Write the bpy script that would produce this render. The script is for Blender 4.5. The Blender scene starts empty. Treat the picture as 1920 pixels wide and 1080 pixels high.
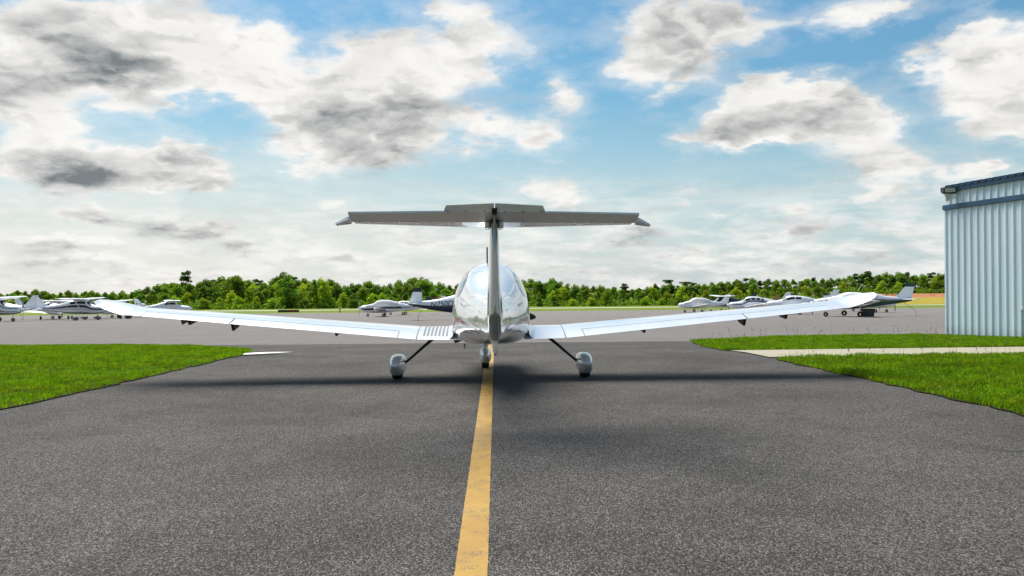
import bpy, bmesh, math, random
import numpy as np
from mathutils import Vector, Matrix, Euler
random.seed(7)
R = math.radians
scene = bpy.context.scene
COL = scene.collection
F = 1621.0            # focal length in photo pixels (1920 wide)
HC = 1.4              # camera height
ROLL = R(0.5)

# ------------------------------------------------------------------ camera
cam = bpy.data.cameras.new("camera")
cam.sensor_width = 36.0
cam.lens = F / 1920 * 36.0
cam.clip_start = 0.1
cam.clip_end = 6000
co = bpy.data.objects.new("camera", cam)
COL.objects.link(co)
co.location = (0, 0, HC)
co.matrix_world = Matrix.Translation((0, 0, HC)) @ Matrix.Rotation(R(90), 4, 'X') @ Matrix.Rotation(-ROLL, 4, 'Z')
scene.camera = co
scene.view_settings.view_transform = 'Standard'
scene.view_settings.look = 'None'
scene.view_settings.gamma = 1.0
scene.view_settings.use_curve_mapping = False
scene.view_settings.exposure = 0.35
scene.cycles.max_bounces = 6
scene.cycles.transparent_max_bounces = 8

SUN_EL, SUN_AZ = R(57), R(-30)      # azimuth from +Y towards +X
# ------------------------------------------------------------------ sun
sl = bpy.data.lights.new("sun", 'SUN')
sl.energy = 4.9
sl.angle = R(46)
sl.color = (1.0, 0.93, 0.82)
so = bpy.data.objects.new("sun", sl)
COL.objects.link(so)
sdir = Vector((math.sin(SUN_AZ) * math.cos(SUN_EL), math.cos(SUN_AZ) * math.cos(SUN_EL), math.sin(SUN_EL)))
so.rotation_euler = sdir.to_track_quat('Z', 'Y').to_euler()
so.location = (0, 0, 40)

# ------------------------------------------------------------------ node helper
class NT:
    def __init__(s, tree):
        s.t = tree; s.n = tree.nodes; s.l = tree.links
    def new(s, typ, **kw):
        nd = s.n.new(typ)
        for k, v in kw.items():
            if k == 'inp':
                for kk, vv in v.items(): s.put(nd.inputs[kk], vv)
            else: setattr(nd, k, v)
        return nd
    def put(s, sock, v):
        if isinstance(v, bpy.types.NodeSocket): s.l.new(v, sock)
        elif v is not None: sock.default_value = v
    def m(s, op, a, b=None, c=None, clamp=False):
        nd = s.n.new('ShaderNodeMath'); nd.operation = op; nd.use_clamp = clamp
        for i, v in enumerate((a, b, c)):
            if v is not None: s.put(nd.inputs[i], v)
        return nd.outputs[0]
    def v(s, op, a, b=None):
        nd = s.n.new('ShaderNodeVectorMath'); nd.operation = op
        s.put(nd.inputs[0], a)
        if b is not None: s.put(nd.inputs[1], b)
        return nd.outputs['Value'] if op in ('DOT_PRODUCT', 'LENGTH') else nd.outputs[0]
    def scale(s, a, f):
        nd = s.n.new('ShaderNodeVectorMath'); nd.operation = 'SCALE'
        s.put(nd.inputs[0], a); s.put(nd.inputs['Scale'], f); return nd.outputs[0]
    def comb(s, x, y, z):
        nd = s.n.new('ShaderNodeCombineXYZ')
        for i, q in enumerate((x, y, z)): s.put(nd.inputs[i], q)
        return nd.outputs[0]
    def sep(s, a):
        nd = s.n.new('ShaderNodeSeparateXYZ'); s.put(nd.inputs[0], a); return nd.outputs
    def noise(s, vec, scale=5, detail=4, rough=0.5, lac=2.0, color=False, dist=0.0):
        nd = s.n.new('ShaderNodeTexNoise'); s.put(nd.inputs['Vector'], vec)
        nd.inputs['Scale'].default_value = scale; nd.inputs['Detail'].default_value = detail
        nd.inputs['Roughness'].default_value = rough; nd.inputs['Lacunarity'].default_value = lac
        nd.inputs['Distortion'].default_value = dist
        return nd.outputs['Color' if color else 'Fac']
    def vor(s, vec, scale=5, feat='F1', out='Distance', rand=1.0):
        nd = s.n.new('ShaderNodeTexVoronoi'); nd.feature = feat; s.put(nd.inputs['Vector'], vec)
        nd.inputs['Scale'].default_value = scale; nd.inputs['Randomness'].default_value = rand
        return nd.outputs[out]
    def ss(s, x, a, b, lo=0.0, hi=1.0, kind='SMOOTHSTEP'):
        nd = s.n.new('ShaderNodeMapRange'); nd.interpolation_type = kind
        s.put(nd.inputs['Value'], x)
        for k, q in (('From Min', a), ('From Max', b), ('To Min', lo), ('To Max', hi)): s.put(nd.inputs[k], q)
        return nd.outputs['Result']
    def mix(s, f, a, b, mode='MIX'):
        nd = s.n.new('ShaderNodeMix'); nd.data_type = 'RGBA'; nd.blend_type = mode
        s.put(nd.inputs[0], f)
        for i, q in ((6, a), (7, b)):
            if isinstance(q, tuple) and len(q) == 3: q = q + (1.0,)
            s.put(nd.inputs[i], q)
        return nd.outputs[2]
    def bump(s, h, strength=0.3, dist=0.01, normal=None):
        nd = s.n.new('ShaderNodeBump'); s.put(nd.inputs['Height'], h)
        nd.inputs['Strength'].default_value = strength; nd.inputs['Distance'].default_value = dist
        if normal is not None: s.put(nd.inputs['Normal'], normal)
        return nd.outputs[0]

# ------------------------------------------------------------------ world: Nishita sky with cumulus
world = bpy.data.worlds.new("World")
scene.world = world
world.use_nodes = True
w = NT(world.node_tree)
w.n.clear()
sky = w.n.new('ShaderNodeTexSky'); sky.sky_type = 'NISHITA'; sky.sun_disc = False
sky.sun_elevation = SUN_EL; sky.sun_rotation = SUN_AZ
sky.air_density = 1.3; sky.dust_density = 1.2; sky.ozone_density = 1.5
geo = w.n.new('ShaderNodeTexCoord')
X, Y, Z = w.sep(geo.outputs['Generated'])
Zc = w.m('MAXIMUM', Z, 0.004)
w.l.new(w.comb(X, Y, Zc), sky.inputs['Vector'])
AZ = w.m('ARCTAN2', X, Y)
HYP = w.m('SQRT', w.m('ADD', w.m('MULTIPLY', X, X), w.m('MULTIPLY', Y, Y)))
EL = w.m('ARCTAN2', Z, HYP)
PUV = w.comb(AZ, EL, 0.0)
den = w.m('ADD', Zc, 0.60)
Q = w.comb(w.m('DIVIDE', X, den), w.m('DIVIDE', Y, den), w.m('DIVIDE', w.m('MULTIPLY', Zc, 2.4), den))

def px_dir(px, py):
    dx, dy = px - 960, 540 - py
    x = dx + dy * ROLL; y = -dx * ROLL + dy
    return math.atan2(x, F), math.atan2(y, math.hypot(F, x))

# (px, py, rx, ry, weight) clouds; shaded cores below
BLOBS = [(70, 70, 130, 85, 1.0), (190, 110, 150, 60, .95), (20, 180, 90, 60, .8), (290, 205, 70, 35, .6), (1010, 110, 40, 30, .4), (90, 205, 100, 30, .6),
 (330, 60, 150, 90, 1.0), (400, 110, 110, 50, .8), (300, 150, 110, 40, .6), (530, 75, 60, 45, .8), (480, 165, 70, 40, .7),
 (690, 100, 95, 75, 1.0), (850, 60, 130, 80, .9), (760, 170, 130, 80, .95), (600, 190, 120, 65, .95), (640, 265, 140, 70, 1.0),
 (740, 240, 110, 60, .9), (560, 300, 70, 40, .6), (900, 130, 70, 70, .5), (1000, 60, 90, 60, .35),
 (60, 285, 120, 45, .95), (150, 325, 140, 50, 1.0), (260, 300, 110, 45, .85), (340, 320, 100, 40, .9), (410, 330, 60, 30, .7),
 (1240, 60, 115, 90, 1.0), (1320, 40, 100, 70, .9), (1225, 135, 70, 45, .6), (1400, 20, 100, 40, .6),
 (1600, 15, 130, 45, .9), (1700, 30, 60, 25, .6),
 (1400, 195, 75, 55, 1.2), (1500, 190, 105, 58, 1.3), (1590, 200, 50, 55, 1.0), (1400, 245, 90, 40, 1.25), (1510, 240, 100, 40, 1.3), (1270, 250, 35, 25, .7),
 (1640, 255, 45, 45, .8), (1600, 305, 100, 35, .8), (1690, 320, 50, 25, .6),
 (1890, 90, 85, 60, 1.0), (1830, 130, 70, 50, .8), (1840, 205, 110, 55, .95), (1720, 150, 30, 15, .5), (1900, 200, 60, 60, .8),
 (1010, 250, 95, 45, .95), (1065, 185, 45, 40, .8), (900, 240, 50, 35, .7),
 (1020, 355, 90, 35, .75), (1080, 380, 70, 20, .6), (1280, 365, 50, 25, .6), (1780, 335, 75, 28, .95), (1860, 320, 40, 20, .7),
 (1640, 360, 60, 20, .7), (1480, 385, 70, 22, .75), (1500, 430, 90, 25, .8), (1350, 400, 60, 15, .5),
 (165, 403, 62, 24, .95), (300, 420, 50, 17, .85), (410, 430, 65, 24, .9), (460, 460, 30, 12, .8), (640, 385, 80, 25, .7),
 (70, 455, 110, 20, .8), (570, 463, 40, 12, .7), (730, 470, 60, 22, .6), (1180, 430, 80, 28, .7), (360, 470, 30, 9, .5),
 (200, 450, 60, 14, .5), (1660, 470, 60, 20, .6), (100, 500, 150, 14, .6), (450, 495, 120, 10, .4), (1420, 480, 120, 14, .5), (1150, 495, 160, 12, .5)]
CORES = [(115, 95, 65, 48, .9), (200, 118, 85, 32, .95), (0, 150, 40, 30, .9), (350, 25, 55, 28, .55), (250, 138, 60, 20, .5),
 (150, 333, 105, 24, 1.25), (90, 318, 50, 18, .6), (318, 320, 42, 20, .75), (400, 345, 45, 15, .5), (180, 280, 50, 20, .35),
 (665, 255, 105, 46, .95), (780, 222, 60, 30, .75), (640, 225, 70, 30, .6), (700, 300, 70, 22, .5), (860, 70, 60, 30, .3),
 (1310, 45, 95, 50, .6), (1270, 100, 60, 35, .35), (1450, 238, 120, 30, .95), (1540, 225, 60, 28, .6), (1400, 20, 60, 30, .3),
 (1850, 115, 60, 30, .3), (1870, 210, 70, 25, .25), (170, 411, 45, 11, .8), (300, 428, 40, 8, .7), (410, 438, 50, 10, .75), (458, 461, 26, 10, .9),
 (75, 465, 90, 12, .75), (575, 466, 32, 8, .6), (1500, 438, 80, 12, .55), (1190, 440, 60, 18, .4), (1640, 472, 50, 9, .4), (120, 505, 150, 12, .5),
 (1030, 260, 60, 18, .2), (1610, 315, 70, 18, .2), (1060, 480, 60, 9, .4), (1420, 490, 100, 8, .4), (820, 450, 60, 8, .3), (1200, 460, 90, 8, .4)]

# warp the lookup so placed clouds get billowing edges
n1 = w.noise(Q, 4.0, 3, 0.6, color=True)
n2 = w.noise(Q, 14.0, 4, 0.65, color=True)
wv = w.v('ADD', w.scale(w.v('SUBTRACT', n1, (.5, .5, .5)), 0.085), w.scale(w.v('SUBTRACT', n2, (.5, .5, .5)), 0.06))
fade = w.ss(EL, 0.0, 0.22, 0.30, 1.0, 'LINEAR')
PW = w.v('ADD', PUV, w.scale(wv, fade))
PWc = w.v('ADD', PUV, w.scale(wv, w.m('MULTIPLY', fade, 0.8)))
def field(lst, P):
    acc = None
    for (px, py, rx, ry, k) in lst:
        if lst is BLOBS and py > 340: k *= 1.35
        a, e = px_dir(px, py)
        d = w.v('MULTIPLY', w.v('SUBTRACT', P, (a, e, 0.0)), (F / rx, F / ry, 0.0))
        g = w.m('POWER', 0.30 if lst is BLOBS else 0.34, w.v('DOT_PRODUCT', d, d))
        acc = w.m('MULTIPLY', g, k) if acc is None else w.m('MULTIPLY_ADD', g, k, acc)
    return acc
blob = w.m('MINIMUM', field(BLOBS, PW), 1.5)
core = field(CORES, PWc)
front = w.ss(w.m('ABSOLUTE', AZ), 0.62, 0.85)             # outside the photographed sector: free clouds
high = w.ss(EL, 0.36, 0.5)
free = w.m('MAXIMUM', front, high)
big = w.noise(Q, 2.0, 2, 0.5)
blob = w.m('ADD', blob, w.m('MULTIPLY', free, w.ss(big, 0.53, 0.72, 0.0, 1.1)))
fb = w.noise(w.v('ADD', Q, (3.1, 1.7, 0.0)), 8.5, 6, 0.6)
QB = w.v('ADD', Q, w.scale(wv, 1.6))
def billow(dz):
    q = w.v('ADD', QB, (0.0, 0.0, dz)) if dz else QB
    return w.m('MULTIPLY_ADD', w.vor(q, 11.0), 0.65, w.m('MULTIPLY', w.vor(q, 25.0), 0.35))
b1 = billow(0.0); b2 = billow(0.022)
dens = w.m('ADD', blob, w.m('MULTIPLY', w.m('SUBTRACT', fb, 0.5), 1.15))
dens = w.m('ADD', dens, w.m('MULTIPLY', w.m('SUBTRACT', 0.40, b1), 0.75))
alpha = w.ss(dens, 0.30, 0.98)
veil = w.m('MULTIPLY', w.ss(dens, 0.0, 0.6), 0.30)
# stratus band low over the horizon
st = w.noise(w.comb(w.m('MULTIPLY', AZ, 11.0), w.m('MULTIPLY', w.m('MAXIMUM', EL, 0.0), 46.0), 0.0), 1.0, 6, 0.6)
stm = w.m('MULTIPLY', w.ss(EL, 0.155, 0.04), w.ss(st, 0.35, 0.62))
alpha = w.m('MAXIMUM', w.m('MAXIMUM', alpha, veil), w.m('MULTIPLY', stm, 0.85))
# shading of the cloud: thick cores transmit less light than thin rims
QL = w.v('ADD', Q, w.scale(wv, 1.2))
r1 = w.noise(QL, 7.0, 3, 0.5)
r2 = w.noise(w.v('ADD', QL, (0.0, 0.0, 0.035)), 7.0, 3, 0.5)
relief = w.m('ADD', w.m('MULTIPLY', w.m('SUBTRACT', r2, r1), 3.0), w.m('MULTIPLY', w.m('SUBTRACT', b2, b1), -2.2))
relief = w.m('MAXIMUM', w.m('MINIMUM', relief, 0.6), -0.6)
tex = w.ss(w.m('ADD', w.m('MULTIPLY', fb, 0.6), w.m('MULTIPLY', r1, 0.4)), 0.34, 0.64, 0.45, 1.25, 'LINEAR')
cs = w.m('MULTIPLY', w.m('SUBTRACT', 1.0, w.m('POWER', 0.36, core)), w.m('MULTIPLY', tex, 0.84))
cs = w.m('ADD', cs, w.m('MULTIPLY', w.m('MULTIPLY', stm, w.ss(st, 0.5, 0.75)), w.ss(w.noise(Q, 5.0, 3), 0.42, 0.6, 0.0, 0.42)), clamp=True)
cs = w.m('ADD', cs, w.m('MULTIPLY', w.m('MULTIPLY', free, w.ss(dens, 0.75, 1.5)), 0.5), clamp=True)
cs2 = w.m('SUBTRACT', cs, w.m('MULTIPLY', relief, 0.34), clamp=True)
cs2 = w.m('ADD', cs2, w.m('ADD', w.ss(r1, 0.42, 0.70, 0.0, 0.22), w.m('MULTIPLY', w.ss(dens, 0.8, 1.8), 0.16)), clamp=True)
SK = 1.0
ccol = w.mix(cs2, (7.35, 7.2, 6.95), (1.55, 1.75, 1.85))
left = w.ss(AZ, 0.45, -0.45)
base = sky.outputs[0]
tint = w.mix(1.0, base, (0.38, 0.64, 0.75), 'MULTIPLY')
hz = w.ss(EL, 0.24, 0.02)
hzc = w.mix(left, (5.2, 5.8, 6.2), (6.35, 6.25, 5.95))
skyc = w.mix(w.m('MULTIPLY', hz, w.m('ADD', 0.62, w.m('MULTIPLY', left, 0.25))), tint, hzc)
out = w.mix(alpha, skyc, ccol)
bg = w.n.new('ShaderNodeBackground'); w.l.new(out, bg.inputs[0]); bg.inputs[1].default_value = 0.105
wo = w.n.new('ShaderNodeOutputWorld'); w.l.new(bg.outputs[0], wo.inputs[0])
world.cycles.sampling_method = 'MANUAL'; world.cycles.sample_map_resolution = 256

# ------------------------------------------------------------------ generic helpers
def link(o, parent=None):
    COL.objects.link(o)
    if parent is not None: o.parent = parent
    return o

def mesh_obj(name, verts, faces, mats=None, parent=None, fm=None, smooth=False, sharp=None):
    me = bpy.data.meshes.new(name)
    me.from_pydata([tuple(v) for v in verts], [], faces)
    for m in (mats if isinstance(mats, (list, tuple)) else [mats] if mats else []): me.materials.append(m)
    if fm is not None: me.polygons.foreach_set('material_index', fm)
    if smooth:
        me.polygons.foreach_set('use_smooth', [True] * len(me.polygons))
        if sharp: me.set_sharp_from_angle(angle=R(sharp))
    me.update()
    return link(bpy.data.objects.new(name, me), parent)

class MB:
    """collects simple solids into ONE mesh"""
    def __init__(s): s.v = []; s.f = []
    def add(s, verts, faces, mat=None):
        n = len(s.v)
        s.v += [tuple(mat @ Vector(v)) if mat else tuple(v) for v in verts]
        s.f += [tuple(i + n for i in f) for f in faces]
        return s
    def box(s, c, d, mat=None, bev=0.0):
        hx, hy, hz = d[0] / 2, d[1] / 2, d[2] / 2
        if bev <= 0:
            v = [(c[0] + x * hx, c[1] + y * hy, c[2] + z * hz) for x in (-1, 1) for y in (-1, 1) for z in (-1, 1)]
            return s.add(v, [(0, 1, 3, 2), (4, 6, 7, 5), (0, 4, 5, 1), (2, 3, 7, 6), (0, 2, 6, 4), (1, 5, 7, 3)], mat)
        bm = bmesh.new(); bmesh.ops.create_cube(bm, size=1.0)
        for q in bm.verts: q.co = Vector((q.co.x * d[0], q.co.y * d[1], q.co.z * d[2]))
        bmesh.ops.bevel(bm, geom=bm.edges[:], offset=bev, segments=2, affect='EDGES', profile=0.5)
        bm.verts.ensure_lookup_table(); bm.verts.index_update()
        v = [tuple(q.co + Vector(c)) for q in bm.verts]; f = [tuple(x.index for x in p.verts) for p in bm.faces]
        bm.free(); return s.add(v, f, mat)
    def tube(s, pts, r, n=8, caps=True):
        pts = [Vector(p) for p in pts]
        rs = r if isinstance(r, (list, tuple)) else [r] * len(pts)
        v = []; f = []
        for i, p in enumerate(pts):
            d = (pts[min(i + 1, len(pts) - 1)] - pts[max(i - 1, 0)]).normalized()
            a = d.orthogonal().normalized() if i == 0 else (a - d * a.dot(d)).normalized()
            b = d.cross(a)
            for k in range(n):
                t = 2 * math.pi * k / n
                v.append(p + (a * math.cos(t) + b * math.sin(t)) * rs[i])
        for i in range(len(pts) - 1):
            for k in range(n):
                f.append((i * n + k, i * n + (k + 1) % n, (i + 1) * n + (k + 1) % n, (i + 1) * n + k))
        if caps:
            f.append(tuple(range(n))[::-1]); f.append(tuple((len(pts) - 1) * n + k for k in range(n)))
        return s.add(v, f)
    def rev(s, prof, c=(0, 0, 0), axis='X', n=24):
        """revolve (radius, along) profile"""
        v = []; f = []; m = len(prof)
        for k in range(n):
            t = 2 * math.pi * k / n
            for (r, a) in prof:
                p = {'X': (a, r * math.cos(t), r * math.sin(t)), 'Y': (r * math.cos(t), a, r * math.sin(t)), 'Z': (r * math.cos(t), r * math.sin(t), a)}[axis]
                v.append((p[0] + c[0], p[1] + c[1], p[2] + c[2]))
        for k in range(n):
            for j in range(m - 1):
                f.append((k * m + j, ((k + 1) % n) * m + j, ((k + 1) % n) * m + j + 1, k * m + j + 1))
        return s.add(v, f)
    def prism(s, poly, h, mat=None):
        """poly: list of (a,b); extruded along third axis +-h/2 (local z)"""
        n = len(poly)
        v = [(a, b, -h / 2) for a, b in poly] + [(a, b, h / 2) for a, b in poly]
        f = [tuple(range(n))[::-1], tuple(range(n, 2 * n))] + [(i, (i + 1) % n, n + (i + 1) % n, n + i) for i in range(n)]
        return s.add(v, f, mat)
    def build(s, name, m, parent=None, smooth=False, sharp=40):
        return mesh_obj(name, s.v, s.f, m, parent, smooth=smooth, sharp=sharp)

def tag(o, label=None, cat=None, group=None, kind=None):
    if label: o['label'] = label
    if cat: o['category'] = cat
    if group: o['group'] = group
    if kind: o['kind'] = kind
    return o
def empty(name, loc=(0, 0, 0), rz=0.0):
    o = bpy.data.objects.new(name, None); o.empty_display_size = 0.3
    o.location = loc; o.rotation_euler = (0, 0, rz)
    return link(o)
def copy_tree(o, parent=None):
    c = o.copy(); COL.objects.link(c)
    if parent is not None: c.parent = parent
    for ch in list(o.children): copy_tree(ch, c)
    return c

MATS = {}
def mat(name):
    m = bpy.data.materials.new(name); m.use_nodes = True
    t = NT(m.node_tree); t.n.clear()
    o = t.n.new('ShaderNodeOutputMaterial')
    p = t.n.new('ShaderNodeBsdfPrincipled'); t.l.new(p.outputs[0], o.inputs[0])
    MATS[name] = m
    return m, t, p, o
def plain(name, col, rough=0.5, metal=0.0, coat=0.0, var=0.0, vs=3.0, coat_rough=0.03, spec=0.5):
    m, t, p, o = mat(name)
    c = col + (1.0,)
    if var > 0:
        tc = t.n.new('ShaderNodeTexCoord').outputs['Object']
        nz = t.noise(tc, vs, 5, 0.6)
        f = t.ss(nz, 0.3, 0.7)
        p.inputs['Base Color'].default_value = c
        t.l.new(t.mix(f, tuple(x * (1 - var) for x in col), tuple(min(1, x * (1 + var * .6)) for x in col)), p.inputs['Base Color'])
        t.l.new(t.ss(nz, 0.3, 0.7, max(0.02, rough * 0.8), min(1, rough * 1.25)), p.inputs['Roughness'])
    else:
        p.inputs['Base Color'].default_value = c
        p.inputs['Roughness'].default_value = rough
    p.inputs['Metallic'].default_value = metal
    p.inputs['Coat Weight'].default_value = coat
    p.inputs['Coat Roughness'].default_value = coat_rough
    p.inputs['Specular IOR Level'].default_value = spec
    return m

# ------------------------------------------------------------------ terrain
KN = [(-60, 0), (18, 0), (28, -.30), (45, -.62), (65, -.97), (100, -1.85), (130, -2.45), (170, -3.2), (205, -3.75), (240, -4.2), (250, -4.3),
      (290, -4.8), (400, -5.5), (700, -6.5), (2600, -7.0)]
def sstep(a, b, x):
    t = min(1, max(0, (x - a) / (b - a))); return t * t * (3 - 2 * t)
def gz(x, y):
    z = 0
    for (a, za), (b, zb) in zip(KN, KN[1:]):
        if y <= b: z = za + (zb - za) * (y - a) / (b - a); break
    else: z = KN[-1][1]
    if y > 250: z += sstep(60, 115, x) * (sstep(250, 296, y) * 1.9 + sstep(296, 312, y) * 1.2) * (1 if y < 330 else max(0, 1 - (y - 330) / 200))
    return z
def at(px, py_ignored, D):
    return (px - 960 + (540 - 585) * ROLL) * D / F

def sheet(name, m, x0, x1, y0, y1, dz, nx=2, ys=None, label=None):
    yy = sorted(set([y0, y1] + [k for k, _ in KN if y0 < k < y1] + (ys or [])))
    xs = [x0 + (x1 - x0) * i / (nx - 1) for i in range(nx)]
    v = [(x, y, gz(x, y) + dz) for y in yy for x in xs]
    f = [(j * nx + i, j * nx + i + 1, (j + 1) * nx + i + 1, (j + 1) * nx + i) for j in range(len(yy) - 1) for i in range(nx - 1)]
    o = mesh_obj(name, v, f, m)
    return tag(o, kind='structure')

# --- materials of the setting
def asphalt(name, dark, light, streak=0.0, patch=0.25, warm=(1.0, .97, .95)):
    m, t, p, o = mat(name)
    P = t.n.new('ShaderNodeNewGeometry').outputs['Position']
    PA = t.v('MULTIPLY', P, (1.0, 0.5, 1.0))
    agg = t.vor(PA, 160.0, 'F1', 'Color')
    sp = t.sep(agg)[0]
    a2 = t.noise(PA, 150.0, 3, 0.7)
    a3 = t.noise(PA, 80.0, 4, 0.65)
    g = t.m('ADD', t.m('MULTIPLY', t.m('POWER', sp, 2.6), 1.05), t.m('MULTIPLY', a2, 0.28))
    g = t.m('MULTIPLY', g, t.ss(a3, 0.32, 0.66, 0.62, 1.22))
    big = t.noise(P, 0.45, 5, 0.6)
    mid = t.noise(P, 2.2, 5, 0.65)
    g = t.m('MULTIPLY', g, t.ss(big, 0.3, 0.7, 1 - patch, 1 + patch))
    g = t.m('MULTIPLY', g, t.ss(mid, 0.3, 0.7, 0.90, 1.10))
    if streak:
        sv = t.v('MULTIPLY', P, (0.03, 0.9, 0.0))
        g = t.m('MULTIPLY', g, t.ss(t.noise(sv, 1.6, 7, 0.75), 0.32, 0.68, 1 - streak, 1 + streak))
    c = t.mix(g, dark, light)
    pits = t.ss(t.vor(t.v('ADD', PA, t.scale(t.noise(P, 30, 2, color=True), 0.02)), 105.0), 0.18, 0.46)
    c = t.mix(t.m('MULTIPLY', t.m('SUBTRACT', 1.0, pits), 0.85), c, tuple(x * .35 for x in dark))
    t.l.new(c, p.inputs['Base Color'])
    t.l.new(t.ss(sp, 0, 1, 0.75, 0.95), p.inputs['Roughness'])
    p.inputs['Specular IOR Level'].default_value = 0.12
    t.l.new(t.bump(t.m('ADD', sp, a2), 0.9, 0.008), p.inputs['Normal'])
    return m
M_TAXI = asphalt("taxiway_asphalt", (.0062, .0058, .0055), (.255, .236, .222))
M_APRON = asphalt("apron_asphalt", (.112, .102, .098), (.41, .375, .358), streak=0.20, patch=0.10)

def field_mat(name, cols, sc=0.06, fine=3.0):
    m, t, p, o = mat(name)
    P = t.n.new('ShaderNodeNewGeometry').outputs['Position']
    a = t.noise(t.v('MULTIPLY', P, (1, 1.0, 0)), sc, 6, 0.65)
    b = t.noise(P, fine, 4, 0.7)
    c = t.mix(t.ss(a, .35, .65), cols[0], cols[1])
    c = t.mix(t.ss(b, .35, .75, 0, .8), c, cols[2])
    t.l.new(c, p.inputs['Base Color']); p.inputs['Roughness'].default_value = 0.9
    p.inputs['Specular IOR Level'].default_value = 0.1
    t.l.new(t.bump(b, 0.6, 0.1), p.inputs['Normal'])
    return m
M_FIELD = field_mat("field_grass", ((.12, .19, .012), (.20, .25, .02), (.07, .12, .01)))
M_SOIL = field_mat("grass_soil", ((.022, .035, .006), (.04, .04, .010), (.05, .032, .015)), 0.8, 9.0)

# terrain: one sheet to the horizon
ys = [-60, 0, 18, 28, 45, 65, 100, 130, 170, 205, 240, 250, 258, 266, 274, 282, 290, 296, 300, 304, 308, 312, 330, 360, 400, 550, 700, 1200, 2600]
xs = [-2600, -900, -400, -200, -100, -50, 0, 40, 60, 70, 80, 90, 100, 110, 120, 160, 200, 300, 500, 900, 2600]
v = [(x, y, gz(x, y) - .03) for y in ys for x in xs]
nx = len(xs)
f = [(j * nx + i, j * nx + i + 1, (j + 1) * nx + i + 1, (j + 1) * nx + i) for j in range(len(ys) - 1) for i in range(nx - 1)]
tag(mesh_obj("ground", v, f, M_FIELD), kind='structure')
sheet("apron", M_APRON, -220, 260, 26.0, 172, -.006)
sheet("taxiway", M_TAXI, -30, 30, -14, 26.0, 0.0)
M_JOINT = plain("joint_sealant", (.03, .03, .03), 0.7)
# bare clay bank on the right with dry grass in front
mcl, t, p, o = mat("clay")
P = t.n.new('ShaderNodeNewGeometry').outputs['Position']
cn = t.noise(t.v('MULTIPLY', P, (1, 2.2, 1)), 0.35, 6, 0.7)
cc = t.mix(t.ss(cn, .38, .62), (.33, .10, .03), (.52, .24, .11))
cc = t.mix(t.ss(t.noise(P, 0.9, 4, .7), .55, .62), cc, (.09, .12, .03))
t.l.new(cc, p.inputs['Base Color']); p.inputs['Roughness'].default_value = 0.95
t.l.new(t.bump(cn, 1.0, 0.5), p.inputs['Normal'])
def bank(name, m, x0, x1, y0, y1, dz):
    yy = [q for q in ys if y0 <= q <= y1]; xx = [q for q in xs if x0 <= q <= x1]
    v = [(x, y, gz(x, y) + dz) for y in yy for x in xx]; n = len(xx)
    f = [(j * n + i, j * n + i + 1, (j + 1) * n + i + 1, (j + 1) * n + i) for j in range(len(yy) - 1) for i in range(n - 1)]
    return tag(mesh_obj(name, v, f, m), kind='structure')
bank("clay_bank", mcl, 80, 300, 290, 312, 0.02)
bank("dry_grass_slope", field_mat("dry_grass", ((.34, .26, .03), (.42, .30, .05), (.22, .22, .03)), 0.1, 1.5), 60, 300, 250, 290, 0.02)
# runway
M_RWY = plain("runway_concrete", (.52, .47, .38), 0.8, var=.12, vs=.15)
sheet("runway", M_RWY, -400, 400, 226, 240, 0.0, nx=2)
# yellow centre line, worn
mm, t, p, o = mat("line_paint")
P = t.n.new('ShaderNodeNewGeometry').outputs['Position']
wear = t.noise(P, 70, 5, 0.75); w2 = t.noise(P, 6, 4, 0.6)
pit = t.vor(P, 75.0)
g = t.m('ADD', wear, t.m('MULTIPLY', t.m('SUBTRACT', w2, .5), .6))
k = t.ss(g, .49, .68, 0, .85)
k = t.m('MAXIMUM', k, t.ss(pit, .22, .08, 0, .8))
c = t.mix(t.ss(t.noise(P, 1.7, 4, .6), .3, .7), (.37, .195, .010), (.44, .25, .020))
t.l.new(t.mix(k, c, (.10, .075, .05)), p.inputs['Base Color']); p.inputs['Roughness'].default_value = .65
t.l.new(t.bump(t.m('ADD', wear, t.vor(P, 95.0, 'F1', 'Color')), .5, .004), p.inputs['Normal'])
def line_quad(name, m, a, b, wd, dz, n=40, jit=0.004):
    v = []; f = []
    a = Vector(a); b = Vector(b); d = (b - a).normalized(); s = Vector((d.y, -d.x))
    for i in range(n + 1):
        q = a.lerp(b, i / n)
        for sg in (-1, 1):
            r = q + s * sg * (wd / 2 + random.uniform(-jit, jit))
            v.append((r.x, r.y, gz(r.x, r.y) + dz))
    f = [(2 * i, 2 * i + 1, 2 * i + 3, 2 * i + 2) for i in range(n)]
    return tag(mesh_obj(name, v, f, m), kind='structure')
line_quad("centre_line", mm, (-.085, -2.5), (-.626, 25.95), 0.163, 0.004, 400, .0022)
line_quad("apron_joint", M_JOINT, (-30, 26.0), (30, 26.0), 0.035, 0.004, 120, .012)
# white paint wedge at the tip of the left grass
wm = plain("white_paint", (.78, .78, .75), .6, var=.12, vs=6)
tag(mesh_obj("white_marking", [(-5.85, 18.75, .006), (-5.25, 19.2, .006), (-4.95, 19.5, .006), (-5.6, 19.45, .006), (-5.95, 19.2, .006)], [(0, 1, 2, 3, 4)], wm), kind='structure')
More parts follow.
